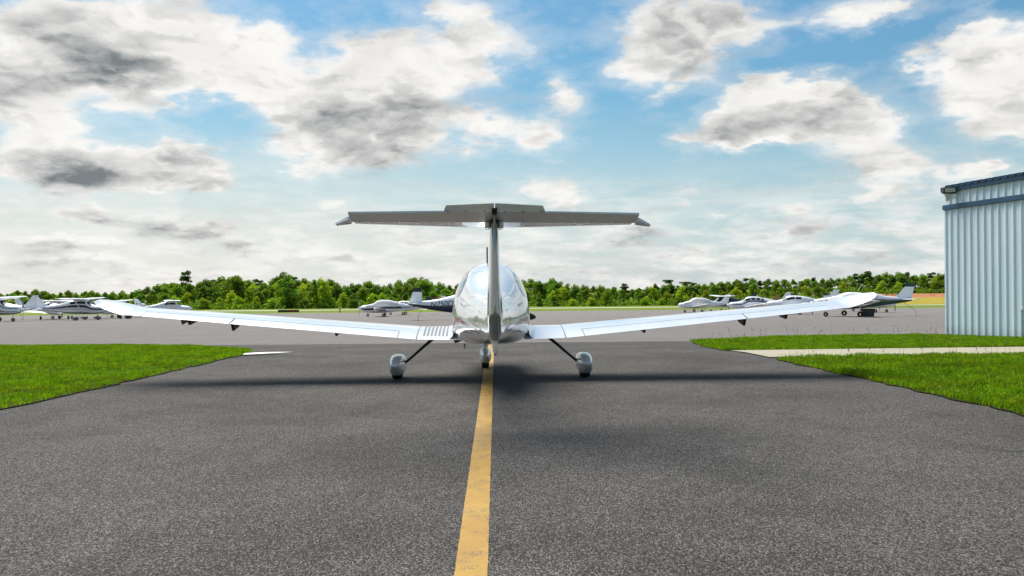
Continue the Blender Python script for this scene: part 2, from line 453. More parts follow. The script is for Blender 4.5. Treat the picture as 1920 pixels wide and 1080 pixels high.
# concrete path to the hangar
mc, t, p, o = mat("concrete_path")
P = t.n.new('ShaderNodeNewGeometry').outputs['Position']
cn = t.noise(P, 1.2, 6, .65); c2 = t.noise(P, 60, 3, .7)
c = t.mix(t.ss(cn, .3, .7), (.30, .275, .185), (.39, .36, .26)); c = t.mix(t.ss(c2, .3, .8, 0, .25), c, (.25, .22, .17))
t.l.new(c, p.inputs['Base Color']); p.inputs['Roughness'].default_value = .85
path = [(4.72, 18.9), (5.05, 16.75), (7.0, 16.9), (10.5, 17.15), (15.9, 17.5), (15.9, 20.0), (12.0, 19.75), (8.0, 19.3)]
path = [(4.72, 18.9), (5.02, 16.6), (15.9, 17.4), (15.9, 20.1)]
def poly_sheet(name, m, poly, dz):
    return tag(mesh_obj(name, [(x, y, dz) for x, y in poly], [tuple(range(len(poly)))], m), kind='structure')
# stay in flat part (y<18) and dip past it
v = []; 
L = [(4.98, 16.75), (4.86, 18.0), (4.78, 19.0)]; Rr = [(16.2, 17.3), (16.2, 18.6), (16.2, 19.9)]
for (a, b) in zip(L, Rr):
    for i in range(13):
        tt = i / 12; x = a[0] + (b[0] - a[0]) * tt; y = a[1] + (b[1] - a[1]) * tt
        v.append((x, y, gz(x, y) + .02))
f = [(j * 13 + i, j * 13 + i + 1, (j + 1) * 13 + i + 1, (j + 1) * 13 + i) for j in range(2) for i in range(12)]
tag(mesh_obj("path", v, f, mc), kind='structure')

# --- grass lawns: soil sheet + blades
def inside(poly, x, y):
    c = np.zeros(x.shape, bool); n = len(poly)
    for i in range(n):
        (x1, y1), (x2, y2) = poly[i], poly[(i + 1) % n]
        c ^= ((y1 > y) != (y2 > y)) & (x < (x2 - x1) * (y - y1) / (y2 - y1 + 1e-12) + x1)
    return c
gzv = np.vectorize(gz)
rng = np.random.default_rng(5)
def smooth_noise(x, y, s, seed):
    r = np.random.default_rng(seed); g = r.random((64, 64))
    u = (x / s) % 64; v = (y / s) % 64
    i = u.astype(int); j = v.astype(int); a = u - i; b = v - j
    a = a * a * (3 - 2 * a); b = b * b * (3 - 2 * b)
    i2 = (i + 1) % 64; j2 = (j + 1) % 64
    return (g[i, j] * (1 - a) + g[i2, j] * a) * (1 - b) + (g[i, j2] * (1 - a) + g[i2, j2] * a) * b
def grass_mat(name, a, b, c, d):
    m, t, p, o = mat(name)
    P = t.n.new('ShaderNodeNewGeometry').outputs['Position']
    at_ = t.n.new('ShaderNodeAttribute'); at_.attribute_name = 'tint'
    f = at_.outputs['Fac']
    big = t.noise(P, 0.5, 4, .6)
    c1 = t.mix(t.ss(big, .35, .65), a, b)
    c1 = t.mix(t.ss(t.noise(t.v('MULTIPLY', P, (.5, 1, 1)), 1.1, 5, .7), .42, .58, 0, .95), c1, (.125, .135, .003))
    c1 = t.mix(t.ss(t.noise(t.v('MULTIPLY', P, (.5, 1, 1)), 2.3, 4, .7), .48, .62, 0, .95), c1, (.015, .060, .001))
    c1 = t.mix(t.ss(f, .0, 1.0), c1, c)
    c1 = t.mix(t.ss(f, .93, .99), c1, d)
    t.l.new(c1, p.inputs['Base Color']); p.inputs['Roughness'].default_value = .55; p.inputs['Specular IOR Level'].default_value = .25
    tr = t.n.new('ShaderNodeBsdfTranslucent'); t.l.new(t.mix(1.0, c1, (1.35, 1.5, .55), 'MULTIPLY'), tr.inputs[0])
    mx = t.n.new('ShaderNodeMixShader'); mx.inputs[0].default_value = .5
    t.l.new(p.outputs[0], mx.inputs[1]); t.l.new(tr.outputs[0], mx.inputs[2]); t.l.new(mx.outputs[0], o.inputs[0])
    return m
M_GRASS = grass_mat("lawn_blades", (.046, .142, .0015), (.095, .19, .002), (.21, .34, .010), (.30, .26, .09))
def blades(name, poly, n, h0, h1, wd, label, seed, m=M_GRASS, thin=None, lean=.5, xcut=None):
    r = np.random.default_rng(seed)
    P = np.array(poly); lo = P.min(0); hi = P.max(0)
    xs_ = []; ys_ = []
    tot = 0
    while tot < n:
        x = r.uniform(lo[0], hi[0], n * 2); y = r.uniform(lo[1], hi[1], n * 2)
        # nearer areas get more blades
        keep = inside(poly, x, y) & (r.random(n * 2) < np.clip((lo[1] / y) ** 1.2, .15, 1))
        if thin is not None: keep &= r.random(n * 2) < thin(x, y)
        xs_.append(x[keep]); ys_.append(y[keep]); tot += keep.sum()
    x = np.concatenate(xs_)[:n]; y = np.concatenate(ys_)[:n]
    z = gzv(x, y) + .008
    k = (smooth_noise(x, y, .45, seed + 1) * .6 + smooth_noise(x, y, .13, seed + 2) * .4) ** 1.4 * 1.2
    hgt = h0 + (h1 - h0) * (k * .75 + r.random(n) * .35)
    far = np.clip(y / 14.0, 1, 1.8)
    a = r.uniform(0, 2 * np.pi, n); ww = wd * r.uniform(.6, 1.3, n) * far
    b = r.uniform(0, 2 * np.pi, n); ln = hgt * r.uniform(0, lean, n) * 1.5
    ca, sa = np.cos(a) * ww / 2, np.sin(a) * ww / 2
    V = np.empty((n, 4, 3))
    V[:, 0] = np.stack([x - ca, y - sa, z], 1); V[:, 1] = np.stack([x + ca, y + sa, z], 1)
    mx_, my_ = np.cos(b) * ln, np.sin(b) * ln
    V[:, 2] = np.stack([x + mx_ * .4 + ca * .7, y + my_ * .4 + sa * .7, z + hgt * .62], 1)
    V[:, 3] = np.stack([x + mx_, y + my_, z + hgt], 1)
    me = bpy.data.meshes.new(name)
    me.vertices.add(n * 4); me.vertices.foreach_set('co', V.ravel())
    idx = np.arange(n)[:, None] * 4
    F1 = np.concatenate([idx + 0, idx + 1, idx + 2, idx + 0, idx + 2, idx + 3], 1).ravel().astype(np.int32)
    me.loops.add(n * 6); me.loops.foreach_set('vertex_index', F1)
    me.polygons.add(n * 2); me.polygons.foreach_set('loop_start', np.arange(n * 2, dtype=np.int32) * 3)
    at_ = me.attributes.new('tint', 'FLOAT', 'POINT')
    at_.data.foreach_set('value', np.repeat(np.clip(.55 * r.random(n) + .6 * smooth_noise(x, y, .16, seed + 7) - .1, 0, .92) + (r.random(n) > .965) * .08, 4).astype(np.float32))
    me.materials.append(m); me.update(calc_edges=True)
    return me
def lawn(poly, n, h0, h1, wd, label, cat, seed, **kw):
    # irregular outline, raised a little
    pts = []
    m_ = len(poly)
    for i in range(m_):
        a = Vector(poly[i]); b = Vector(poly[(i + 1) % m_]); st = max(1, int((b - a).length / .25))
        for k in range(st):
            q = a.lerp(b, k / st); q += Vector((random.uniform(-.05, .05), random.uniform(-.05, .05)))
            pts.append((q.x, q.y))
    bm = bmesh.new()
    NP = len(pts); area = sum(pts[i][0] * pts[(i + 1) % NP][1] - pts[(i + 1) % NP][0] * pts[i][1] for i in range(NP)); sgn = 1 if area > 0 else -1
    ex = []
    for i in range(NP):
        tx, ty = pts[(i + 1) % NP][0] - pts[i - 1][0], pts[(i + 1) % NP][1] - pts[i - 1][1]; ln_ = math.hypot(tx, ty) or 1
        o_ = random.uniform(-.03, .045); ex.append((pts[i][0] + sgn * ty / ln_ * o_, pts[i][1] - sgn * tx / ln_ * o_))
    vs_ = [bm.verts.new((x, y, 0)) for x, y in ex]
    fc = bm.faces.new(vs_)
    for (ky, _) in KN:
        bmesh.ops.bisect_plane(bm, geom=bm.verts[:] + bm.edges[:] + bm.faces[:], plane_co=(0, ky, 0), plane_no=(0, 1, 0))
    for q in bm.verts: q.co.z = gz(q.co.x, q.co.y) + .014
    bmesh.ops.triangulate(bm, faces=bm.faces[:])
    me = bpy.data.meshes.new("lawn_ground"); bm.to_mesh(me); bm.free(); me.materials.append(M_SOIL)
    o = link(bpy.data.objects.new("lawn_ground", me)); tag(o, kind='structure')
    g = link(bpy.data.objects.new("grass", blades("grass", pts, n, h0, h1, wd, label, seed, **kw)))
    tag(g, label, cat, kind='stuff')
    return g
LEFTP = [(-6.45, 9.0), (-6.1, 10.3), (-5.95, 12.5), (-5.88, 15), (-5.85, 17.6), (-5.87, 18.8), (-6.1, 20.3), (-6.8, 22.3), (-8.0, 24.0), (-9.8, 25.6), (-12.0, 26.6), (-14.5, 27.0), (-30, 27.3), (-30, 9)]
LEFTV = [p_ if p_[0] > -20 else (-19.5, p_[1]) for p_ in LEFTP]
lawn(LEFTP[:-2] + [(-18.5, 27.2), (-18.5, 22), (-7.8, 9.0)], 150000, .02, .075, .011, "bright green mown lawn left of the taxiway, rounded at its far tip", "grass", 11)
RF = [(5.35, 8.0), (5.42, 9.1), (5.28, 11), (5.18, 13), (5.0, 15.2), (4.98, 16.4), (5.6, 16.85), (9.0, 17.05), (16.0, 17.35), (16.2, 12), (12.0, 10.0), (9, 8.0)]
lawn(RF, 130000, .02, .10, .013, "rougher green lawn between the near taxiway edge and the concrete path", "grass", 23)
RB = [(4.72, 19.1), (6.0, 19.15), (10, 19.5), (14.3, 19.9), (15.6, 20.0), (15.2, 23.6), (14.75, 26), (14.45, 29.2), (11, 29.4), (8.0, 28.3), (5.45, 26.3), (5.0, 23.8), (4.75, 21.2)]
lawn(RB, 90000, .02, .10, .014, "strip of green lawn between the concrete path and the apron beside the hangar", "grass", 37,
     thin=lambda x, y: np.where((x < 8) & (y > 22.3), .25 + .9 * (smooth_noise(x, y, .6, 3) > .55), 1.0))
# seed stalks standing out of the right lawns
M_STALK = plain("seed_stalk", (.16, .14, .05), .8)
sb = MB()
for i in range(120):
    if i < 60: x = random.uniform(6, 15); y = random.uniform(27, 29.2) - max(0, 8.5 - x) * .6; h = random.uniform(.1, .42)
    else: x = random.uniform(5.3, 15.8); y = 16.7 + x * .035 - random.uniform(0, .8) ; h = random.uniform(.12, .42)
    z = gz(x, y); dx = random.uniform(-.12, .12); dy = random.uniform(-.05, .05)
    sb.tube([(x, y, z), (x + dx * .4, y + dy * .5, z + h * .6), (x + dx, y + dy, z + h)], [.0028, .002, .002], 3, False)
    for q in range(random.choice((0, 3, 5))):
        tq = random.uniform(.7, 1.02); c = Vector((x + dx * tq, y + dy * tq, z + h * tq)); e = Vector((random.uniform(-.03, .03), random.uniform(-.02, .02), random.uniform(0, .03)))
        sb.tube([c, c + e], [.006, .004], 3, False)
tag(sb.build("seed_stalks", M_STALK), "thin brown grass seed stalks rising from the lawns beside the concrete path", "weeds", kind='stuff')
# small yellow flowers in right lawn
fb_ = MB()
for cx, cy, n in ((5.9, 12.6, 12), (5.7, 13.7, 12), (5.75, 10.6, 12), (5.6, 9.8, 5)):
    for i in range(n):
        x = cx + random.gauss(0, .28); y = cy + random.gauss(0, .35); x = max(5.5, x); z = .05 + random.random() * .03; r_ = random.uniform(.006, .012)
        fb_.add([(x - r_, y, z), (x, y - r_, z + .004), (x + r_, y, z), (x, y + r_, z + .008), (x, y, z + .014), (x, y, z - .01)],
                [(0, 1, 4), (1, 2, 4), (2, 3, 4), (3, 0, 4), (1, 0, 5), (2, 1, 5), (3, 2, 5), (0, 3, 5)])
tag(fb_.build("flowers", plain("yellow_petals", (.75, .5, .02), .6)), "tiny yellow flowers scattered along the right lawn edge", "flowers", kind='stuff')
# a few cracks in the asphalt
cb = MB()
def crack(pts, wd):
    P_ = [Vector(pts[0])]
    for a, b in zip(pts, pts[1:]):
        for k in range(1, 7):
            q = Vector(a).lerp(Vector(b), k / 6); P_.append(q + Vector((random.uniform(-.02, .02), random.uniform(-.02, .02))))
    v = []; 
    for i, q in enumerate(P_):
        ww = wd * random.uniform(.3, 1.0) * (0.2 if i in (0, len(P_) - 1) else 1)
        v += [(q.x, q.y - ww, .003), (q.x, q.y + ww, .003)]
    cb.add(v, [(2 * i, 2 * i + 2, 2 * i + 3, 2 * i + 1) for i in range(len(P_) - 1)])
crack([(3.98, 7.45), (4.1, 7.25), (4.28, 7.2), (4.35, 7.05), (4.5, 7.0)], .02)
crack([(3.3, 12.6), (3.6, 12.5), (3.9, 12.55)], .012)
tag(cb.build("crack", M_JOINT), kind='structure')

# ------------------------------------------------------------------ hangar
mh, t, p, o = mat("hangar_panel")
P = t.n.new('ShaderNodeTexCoord').outputs['Object']
g1 = t.noise(t.v('MULTIPLY', P, (1, 1, .15)), 3.0, 5, .6)
g2 = t.noise(P, .7, 4, .6)
c = t.mix(t.ss(g1, .3, .7), (.72, .84, .89), (.81, .91, .95))
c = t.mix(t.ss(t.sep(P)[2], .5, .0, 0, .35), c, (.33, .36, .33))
t.l.new(c, p.inputs['Base Color']); p.inputs['Roughness'].default_value = .38
t.l.new(t.ss(g2, .3, .7, .3, .5), p.inputs['Roughness'])
M_NAVY = plain("navy_trim", (.022, .085, .15), .4, var=.2, vs=2)
hb = empty("metal_hangar", (14.33, 28.5, -.30))
tag(hb, "pale blue ribbed metal hangar with dark blue trim at the right edge", "hangar")
wd_ = Vector((.62, -3.5)).normalized()       # along the wall towards the camera
hb.rotation_euler = (0, 0, math.atan2(wd_.y, wd_.x))   # local +x runs along the wall, local +y to the building's outside?
# local frame: x along wall, outside = local -y  (left of the picture)
LW, HH = 13.0, 4.82
def rib_profile(L, depth=.05, pitch=.305):
    pts = []; x = 0
    while x < L - .001:
        for dx, d in ((0, 0), (.06, 0), (.085, .004), (.11, 0), (.17, 0), (.195, .004), (.215, 0), (.22, 0), (.245, depth), (.280, depth)):
            pts.append((x + dx, d))
        x += pitch
    return [q for q in pts if q[0] <= L]
prof = rib_profile(LW)
def panel(z0, z1, name, off=0.0):
    n = len(prof); v = [(x, -d - off, z0) for x, d in prof] + [(x, -d - off, z1) for x, d in prof]
    f = [(i, i + 1, n + i + 1, n + i) for i in range(n - 1)]
    return mesh_obj(name, v, f, mh, hb)
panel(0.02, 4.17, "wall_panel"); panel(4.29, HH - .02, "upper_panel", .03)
MB().box((LW / 2, 7.0, HH / 2), (LW - .02, 13.96, HH - .1)).build("wall", plain("hangar_inner", (.5, .58, .62), .5), hb)
MB().box((LW / 2, -.04, 4.22), (LW + .10, .13, .16), bev=.012).build("trim", M_NAVY, hb)
MB().box((LW / 2, -.075, HH - .02), (LW + .12, .17, .17), bev=.012).build("eave_trim", M_NAVY, hb)
MB().box((.0, -.018, 2.1), (.07, .06, 4.14), bev=.008).build("corner_trim", mh, hb)
MB().box((LW / 2, .01, .0), (LW, .10, .09)).build("foundation", plain("dark_concrete", (.10, .10, .10), .9), hb)
rb = MB()
pr = []; x = 0
while x < LW:
    pr += [(x, 0), (x + .22, 0), (x + .245, .045), (x + .285, .045)]; x += .305
n = len(pr)
vv = []
for yy, zz in ((-.20, HH + .055), (7.0, HH + 1.1), (14.2, HH + .055)):
    vv += [(x, yy, zz + d) for x, d in pr] 
rb.add(vv, [(k * n + i, k * n + i + 1, (k + 1) * n + i + 1, (k + 1) * n + i) for k in range(2) for i in range(n - 1)])
vv2 = [(x, y, z - .03) for x, y, z in vv]
rb.add(vv2, [((k + 1) * n + i, (k + 1) * n + i + 1, k * n + i + 1, k * n + i) for k in range(2) for i in range(n - 1)])
rb.add(vv[:n] + vv2[:n], [(i + 1, i, n + i, n + i + 1) for i in range(n - 1)])
rb.build("roof", M_NAVY, hb)
# gable ends
for xg in (.02, LW - .02):
    MB().add([(xg, .03, HH - .08), (xg, 13.97, HH - .08), (xg, 7.0, HH + 1.0)], [(0, 1, 2)]).build("gable", mh, hb)
pb = MB().tube([(3.35, -.07, .05), (3.35, -.07, .95), (3.35, -.02, 1.02)], .018, 8)
for z in (.25, .6, .9): pb.box((3.35, -.05, z), (.09, .06, .03))
pb.build("pipe", plain("galvanised", (.45, .47, .48), .4, .6), hb)
fl = empty("flood_light", tuple(hb.matrix_basis @ Vector((.0, -.1, 4.5)))[:3] if False else (14.13, 27.95, 4.18))
fl.rotation_euler = (0, 0, R(-14))
tag(fl, "grey wall pack lamp with amber lens on the hangar's top corner", "lamp")
MB().box((.02, -.05, .24), (.40, .22, .20), bev=.03).build("housing", plain("bronze_housing", (.02, .02, .018), .5), fl)
MB().box((.02, -.165, .24), (.31, .03, .125), bev=.008).build("lens", plain("amber_lens", (.50, .46, .33), .25, coat=.5), fl)
MB().rev([(0.0, -.10), (.055, -.09), (.06, .06), (.1, .12), (0, .13)], (-.03, .0, .0), 'Z', 12).build("photocell", plain("cream_plastic", (.62, .6, .5), .5), fl)
MB().tube([(.03, 0, -.02), (.16, .02, .0), (.26, .03, .06), (.30, .03, .14)], .012, 6).build("conduit", MATS["galvanised"], fl)

# ------------------------------------------------------------------ trees
def leaf_mat(name, dark, mid, light):
    m, t, p, o = mat(name)
    at_ = t.n.new('ShaderNodeAttribute'); at_.attribute_name = 'tint'
    oi = t.n.new('ShaderNodeObjectInfo')
    c = t.mix(t.ss(at_.outputs['Fac'], 0, .6), dark, mid)
    c = t.mix(t.ss(at_.outputs['Fac'], .55, 1.0), c, light)
    hv = t.n.new('ShaderNodeHueSaturation'); t.l.new(c, hv.inputs['Color'])
    t.l.new(t.ss(oi.outputs['Random'], 0, 1, .478, .512, 'LINEAR'), hv.inputs['Hue'])
    rr = t.m('FRACT', t.m('MULTIPLY', oi.outputs['Random'], 17.3))
    t.l.new(t.ss(rr, 0, 1, .75, 1.35, 'LINEAR'), hv.inputs['Value'])
    t.l.new(hv.outputs[0], p.inputs['Base Color']); p.inputs['Roughness'].default_value = .6; p.inputs['Specular IOR Level'].default_value = .2
    tr = t.n.new('ShaderNodeBsdfTranslucent'); t.l.new(t.mix(1.0, hv.outputs[0], (1.5, 1.45, .5), 'MULTIPLY'), tr.inputs[0])
    mx = t.n.new('ShaderNodeMixShader'); mx.inputs[0].default_value = .58
    t.l.new(p.outputs[0], mx.inputs[1]); t.l.new(tr.outputs[0], mx.inputs[2]); t.l.new(mx.outputs[0], o.inputs[0])
    return m
M_LEAF = leaf_mat("broadleaf", (.042, .095, .016), (.100, .200, .028), (.22, .33, .038))
M_LEAF2 = leaf_mat("young_leaf", (.09, .165, .016), (.20, .31, .024), (.34, .43, .042))
M_NEEDLE = leaf_mat("pine_needle", (.022, .06, .016), (.04, .10, .022), (.08, .15, .03))
M_BARK = plain("bark", (.11, .085, .06), .9, var=.3, vs=4)

def leaf_mesh(name, lobes, m, n, size, seed, zmin=0.0):
    """n small quads spread through a list of lobes (cx,cy,cz,rx,ry,rz)"""
    r = np.random.default_rng(seed)
    L = np.array(lobes); vol = (L[:, 3] * L[:, 4] * L[:, 5]) ** .7; pr_ = vol / vol.sum()
    k = r.choice(len(L), n, p=pr_)
    d = r.normal(size=(n, 3)); d /= np.linalg.norm(d, axis=1)[:, None]
    rad = np.clip(1 - np.abs(r.normal(0, .22, n)), .1, 1.12)
    c = L[k, :3] + d * L[k, 3:] * rad[:, None]
    c[:, 2] = np.maximum(c[:, 2], zmin + r.random(n) * .4)
    a = r.normal(size=(n, 3)) + d * .3; a /= np.linalg.norm(a, axis=1)[:, None]
    b = np.cross(a, r.normal(size=(n, 3))); b /= np.linalg.norm(b, axis=1)[:, None]
    e = np.cross(a, b)
    s = size * r.uniform(.55, 1.3, n)[:, None]
    V = np.stack([c - b * s, c - e * s * .55, c + b * s, c + e * s * .55], 1)
    lobet = r.random(len(L))[k]
    tint = np.clip(.25 + .35 * lobet + .4 * r.random(n) , 0, 1)
    me = bpy.data.meshes.new(name)
    me.vertices.add(n * 4); me.vertices.foreach_set('co', V.ravel())
    me.loops.add(n * 4); me.loops.foreach_set('vertex_index', np.arange(n * 4, dtype=np.int32))
    me.polygons.add(n); me.polygons.foreach_set('loop_start', np.arange(n, dtype=np.int32) * 4)
    me.attributes.new('tint', 'FLOAT', 'POINT').data.foreach_set('value', np.repeat(tint, 4).astype(np.float32))
    me.materials.append(m); me.update(calc_edges=True)
    return me

def trunk_mesh(h, r0, limbs, seed):
    rd = random.Random(seed); b = MB()
    pts = [(rd.uniform(-.02, .02) * h * q, rd.uniform(-.02, .02) * h * q, h * q) for q in (0, .2, .45, .7, .9)]
    b.tube(pts, [r0 * k for k in (1.25, .9, .65, .4, .15)], 7)
    for i in range(limbs):
        z = h * rd.uniform(.3, .8); a = rd.uniform(0, 6.28); l = h * rd.uniform(.16, .3)
        b.tube([(0, 0, z), (math.cos(a) * l * .5, math.sin(a) * l * .5, z + l * .25), (math.cos(a) * l, math.sin(a) * l, z + l * .6)], [r0 * .4, r0 * .25, r0 * .1], 5)
    me = bpy.data.meshes.new("trunk"); me.from_pydata(b.v, [], b.f); me.materials.append(M_BARK); me.update()
    return me

# prototypes, all 10 m tall
def lobes_round(seed, wdt=3.2, low=1.2):
    r = random.Random(seed); L = []
    for i in range(34):
        z = r.uniform(low, 9.0); q = (z - low) / (9.0 - low)
        env = wdt * (math.sin(math.pi * min(1, q * .82 + .18)) ** .6)
        a = r.uniform(0, 6.28); d = env * math.sqrt(r.random()) * .85; s = r.uniform(.7, 1.35)
        L.append((math.cos(a) * d, math.sin(a) * d, z, s * 1.15, s * 1.15, s * .8))
    L.append((r.uniform(-.6, .6), 0, 9.2, .9, .9, .8))
    return L
def lobes_column(seed, wdt=2.0):
    r = random.Random(seed); L = []
    for i in range(30):
        z = r.uniform(.6, 9.4); q = z / 10; env = wdt * (1 - q) ** .55 * (.6 + .4 * min(1, q * 4))
        a = r.uniform(0, 6.28); d = env * math.sqrt(r.random()); s = r.uniform(.5, 1.0) * (1.15 - .5 * q)
        L.append((math.cos(a) * d, math.sin(a) * d, z, s, s, s * .9))
    return L
def lobes_pine(seed):
    r = random.Random(seed); L = []
    for i in range(26):
        z = r.uniform(4.2, 9.6); q = (z - 4.2) / 5.4; env = 2.6 * (1 - q * .75)
        a = r.uniform(0, 6.28); d = env * r.random() ** .6; s = r.uniform(.45, .95)
        L.append((math.cos(a) * d, math.sin(a) * d, z, s * 1.2, s * 1.2, s * .45))
    return L
PROTO = []
def proto(name, lobes, m, n, size, tr, zmin=0.0):
    e = bpy.data.objects.new(name, None)
    cr = bpy.data.objects.new("crown", leaf_mesh("crown", lobes, m, n, size, len(PROTO) + 50, zmin)); cr.parent = e
    tk = bpy.data.objects.new("trunk", trunk_mesh(*tr)); tk.parent = e
    PROTO.append(e); return e
P_R = [proto("broadleaf_tree", lobes_round(i, 3.0 + .3 * (i % 3), .8), M_LEAF, 3000, .30, (8.5, .2, 5, i)) for i in range(4)]
P_L = [proto("broadleaf_tree", lobes_round(i + 20, 2.9, .5), M_LEAF2, 2600, .30, (8.0, .16, 4, i)) for i in range(2)]
P_C = [proto("young_tree", lobes_column(i, 1.9 + .3 * i), M_LEAF2 if i % 2 else M_LEAF, 2200, .27, (8.5, .12, 3, i)) for i in range(3)]
P_P = [proto("pine_tree", lobes_pine(i + 3), M_NEEDLE, 1700, .26, (9.2, .17, 5, i)) for i in range(3)]
def plant(pr_, x, y, h, wscale=1.0, rz=None, dz=-.05):
    c = pr_.copy(); COL.objects.link(c)
    s = h / 10
    c.location = (x, y, gz(x, y) + dz); c.scale = (s * wscale, s * wscale, s); c.rotation_euler = (0, 0, random.uniform(0, 6.28) if rz is None else rz)
    for ch in pr_.children:
        d = ch.copy(); COL.objects.link(d); d.parent = c
    return c

# skyline of the wood in the photograph: column -> height of the crown line
SKY_ = [(0, 549), (60, 546), (150, 549), (250, 546), (275, 539), (320, 533), (380, 527), (440, 519), (470, 523), (500, 530), (530, 518), (560, 523), (600, 522), (640, 534),
        (700, 533), (740, 530), (790, 522), (830, 533), (860, 531), (1000, 526), (1040, 525), (1080, 532), (1130, 540), (1200, 538), (1250, 533), (1290, 533), (1330, 530), (1370, 526),
        (1420, 523), (1480, 524), (1540, 522), (1600, 518), (1640, 515), (1700, 514), (1760, 511), (1800, 512)]
def interp(T, x):
    if x <= T[0][0]: return T[0][1]
    for (a, va), (b, vb) in zip(T, T[1:]):
        if x <= b: return va + (vb - va) * (x - a) / (b - a)
    return T[-1][1]
rt = random.Random(99)
def zone(px):
    for a, b in ((270, "behind the leftmost aeroplanes"), (490, "on the rise beyond the left wing"), (680, "beyond the runway signs"), (860, "behind aeroplane N205KK"),
                 (1260, "just right of the fuselage"), (1540, "behind the right row of aeroplanes"), (9999, "above the clay bank")):
        if px < a: return b
def height_for(px, D, py):
    hy = 540 - (px - 960) * ROLL
    return HC + (hy - py) * D / F - gz((px - 960) * D / F, D)
BACKLBL = {'broadleaf_tree': "%s dark green broadleaf tree in the wood %s",
           'young_tree': "%s slim young tree in the wood %s", 'pine_tree': "%s dark pine in the wood %s"}
FRONTLBL = {'broadleaf_tree': "%s rounded light green tree at the wood's edge %s", 'young_tree': "%s slim young tree at the wood's edge %s",
            'pine_tree': "%s dark pine at the wood's edge %s"}
def stem_of(o): return o.name.split('.')[0]
n_tree = 0
def row(px0, px1, step, D0, D1, fac, pool, front, hmin=2.5, wsc=(.95, 1.3), jit=3.5):
    global n_tree
    px = px0
    while px < px1:
        D = rt.uniform(D0, D1); top = interp(SKY_, px)
        if px > 1570: D = max(D, 313 + (D - 277) * .35)
        x = (px - 960) * D / F
        h = height_for(px, D, top) * fac * 1.08 * rt.uniform(.86, 1.08) + rt.uniform(-.3, .3)
        h = max(hmin, h)
        pr_ = rt.choice(pool(px))
        o = plant(pr_, x, D, h, rt.uniform(*wsc) * (1.25 if h < 5 else 1.0))
        k = stem_of(o)
        tag(o, (FRONTLBL if front else BACKLBL)[k] % ('tall' if h > 9.5 else 'middling' if h > 6.5 else 'low', zone(px)), "tree", ("trees on the wood's edge" if front else "trees in the back of the wood"))
        n_tree += 1
        px += step * rt.uniform(.75, 1.25)
row(-30, 1800, 15, 318, 334, 1.0, lambda p: P_R * 2 + (P_P if 270 < p < 600 or p > 1200 else P_R[:1]) + ([P_C[0]] * 3 if p < 270 else []), False)
row(-40, 1800, 24, 296, 310, .86, lambda p: P_R + P_L[:1] + (P_C if p < 300 or p > 1000 else []), False)
row(-30, 1790, 26, 284, 292, .62, lambda p: (P_C + P_L + P_R[:1]) if p < 480 or p > 1000 else (P_R + P_L + P_C[:1]), True, wsc=(1.0, 1.4))
row(-20, 1480, 33, 277, 281, .40, lambda p: P_L + P_C + P_R[:2], True, hmin=1.8, wsc=(1.2, 1.7))
# trees one can point at
def single(pr_, px, D, py, label, wsc=1.0, name=None):
    x = (px - 960) * D / F
    o = plant(pr_, x, D, height_for(px, D, py), wsc)
    if name: o.name = name
    return tag(o, label, "tree")
single(P_P[0], 350, 312, 505, "tall lone pine with a bare trunk rising above the wood left of the aeroplane", .8)
single(P_R[1], 541, 283, 514, "largest round crowned tree left of the aeroplane's tail", 1.15)
single(P_L[0], 605, 281, 519, "pale feathery tree beside the largest round tree", 1.0)
single(P_C[2], 590, 279, 522, "narrow ivy clad snag with a bare tip beside the pale tree", .55)
single(P_R[2], 440, 300, 516, "broad dark tree crowning the rise left of centre", 1.2)
single(P_R[0], 793, 300, 519, "high crowned tree above the blue and white aeroplane's fin", 1.1)
single(P_L[1], 716, 276, 548, "small bright yellow green bush tree behind the covered aeroplane", 1.2)
single(P_C[1], 1045, 282, 541, "dark conical tree just right of the aeroplane's fuselage", 1.5)
single(P_L[1], 1138, 280, 540, "pointed bright green tree midway along the right wood", 1.2)
single(P_L[0], 1278, 282, 533, "broad yellow green tree left of the covered aeroplane nose", 1.0)
single(P_P[1], 1253, 330, 522, "dark pine crown rising above the right wood near its middle", 1.3)
single(P_P[2], 1627, 330, 507, "dark pine crown rising above the right wood nearer the hangar", 1.5)
single(P_P[0], 1170, 330, 530, "small dark pine crown in the low gap of the right wood", 1.3)
single(P_P[1], 1285, 332, 526, "wide dark pine crown next to the broad yellow green tree", 1.8)
# undergrowth closing the foot of the wood
lob = []
for i in range(520):
    px = -60 + 1880 * i / 520 + rt.uniform(-3, 3); D = rt.uniform(274, 296) if px < 1570 else rt.uniform(312, 322); x = (px - 960) * D / F
    s = rt.uniform(.8, 1.7)
    lob.append((x, D, gz(x, D) + s * .5, s * 1.5, s * 1.2, s * rt.uniform(.7, 1.2)))
for i in range(420):
    px = -60 + 1880 * i / 420; D = rt.uniform(305, 345); x = (px - 960) * D / F
    lob.append((x, D, gz(x, D) + .8, 3.2, 2.0, rt.uniform(.8, 1.7)))
u = link(bpy.data.objects.new("undergrowth", leaf_mesh("undergrowth", lob, M_LEAF, 45000, .42, 4, -30)))
tag(u, "low tangled green bushes along the foot of the wood", "bushes", kind='stuff')
# wood behind the photographer, seen mirrored in the polished tail
lob = []
for i in range(260):
    x = -95 + 190 * i / 260; D = rt.uniform(-85, -70); z = rt.uniform(.5, 8.5)
    lob.append((x, D, z, 2.6, 2.2, 2.2))
u = link(bpy.data.objects.new("woodland", leaf_mesh("woodland", lob, M_LEAF, 16000, .8, 14, 0)))
tag(u, "wood on the near side of the airfield, mirrored in the polished rudder", "wood", kind='stuff')

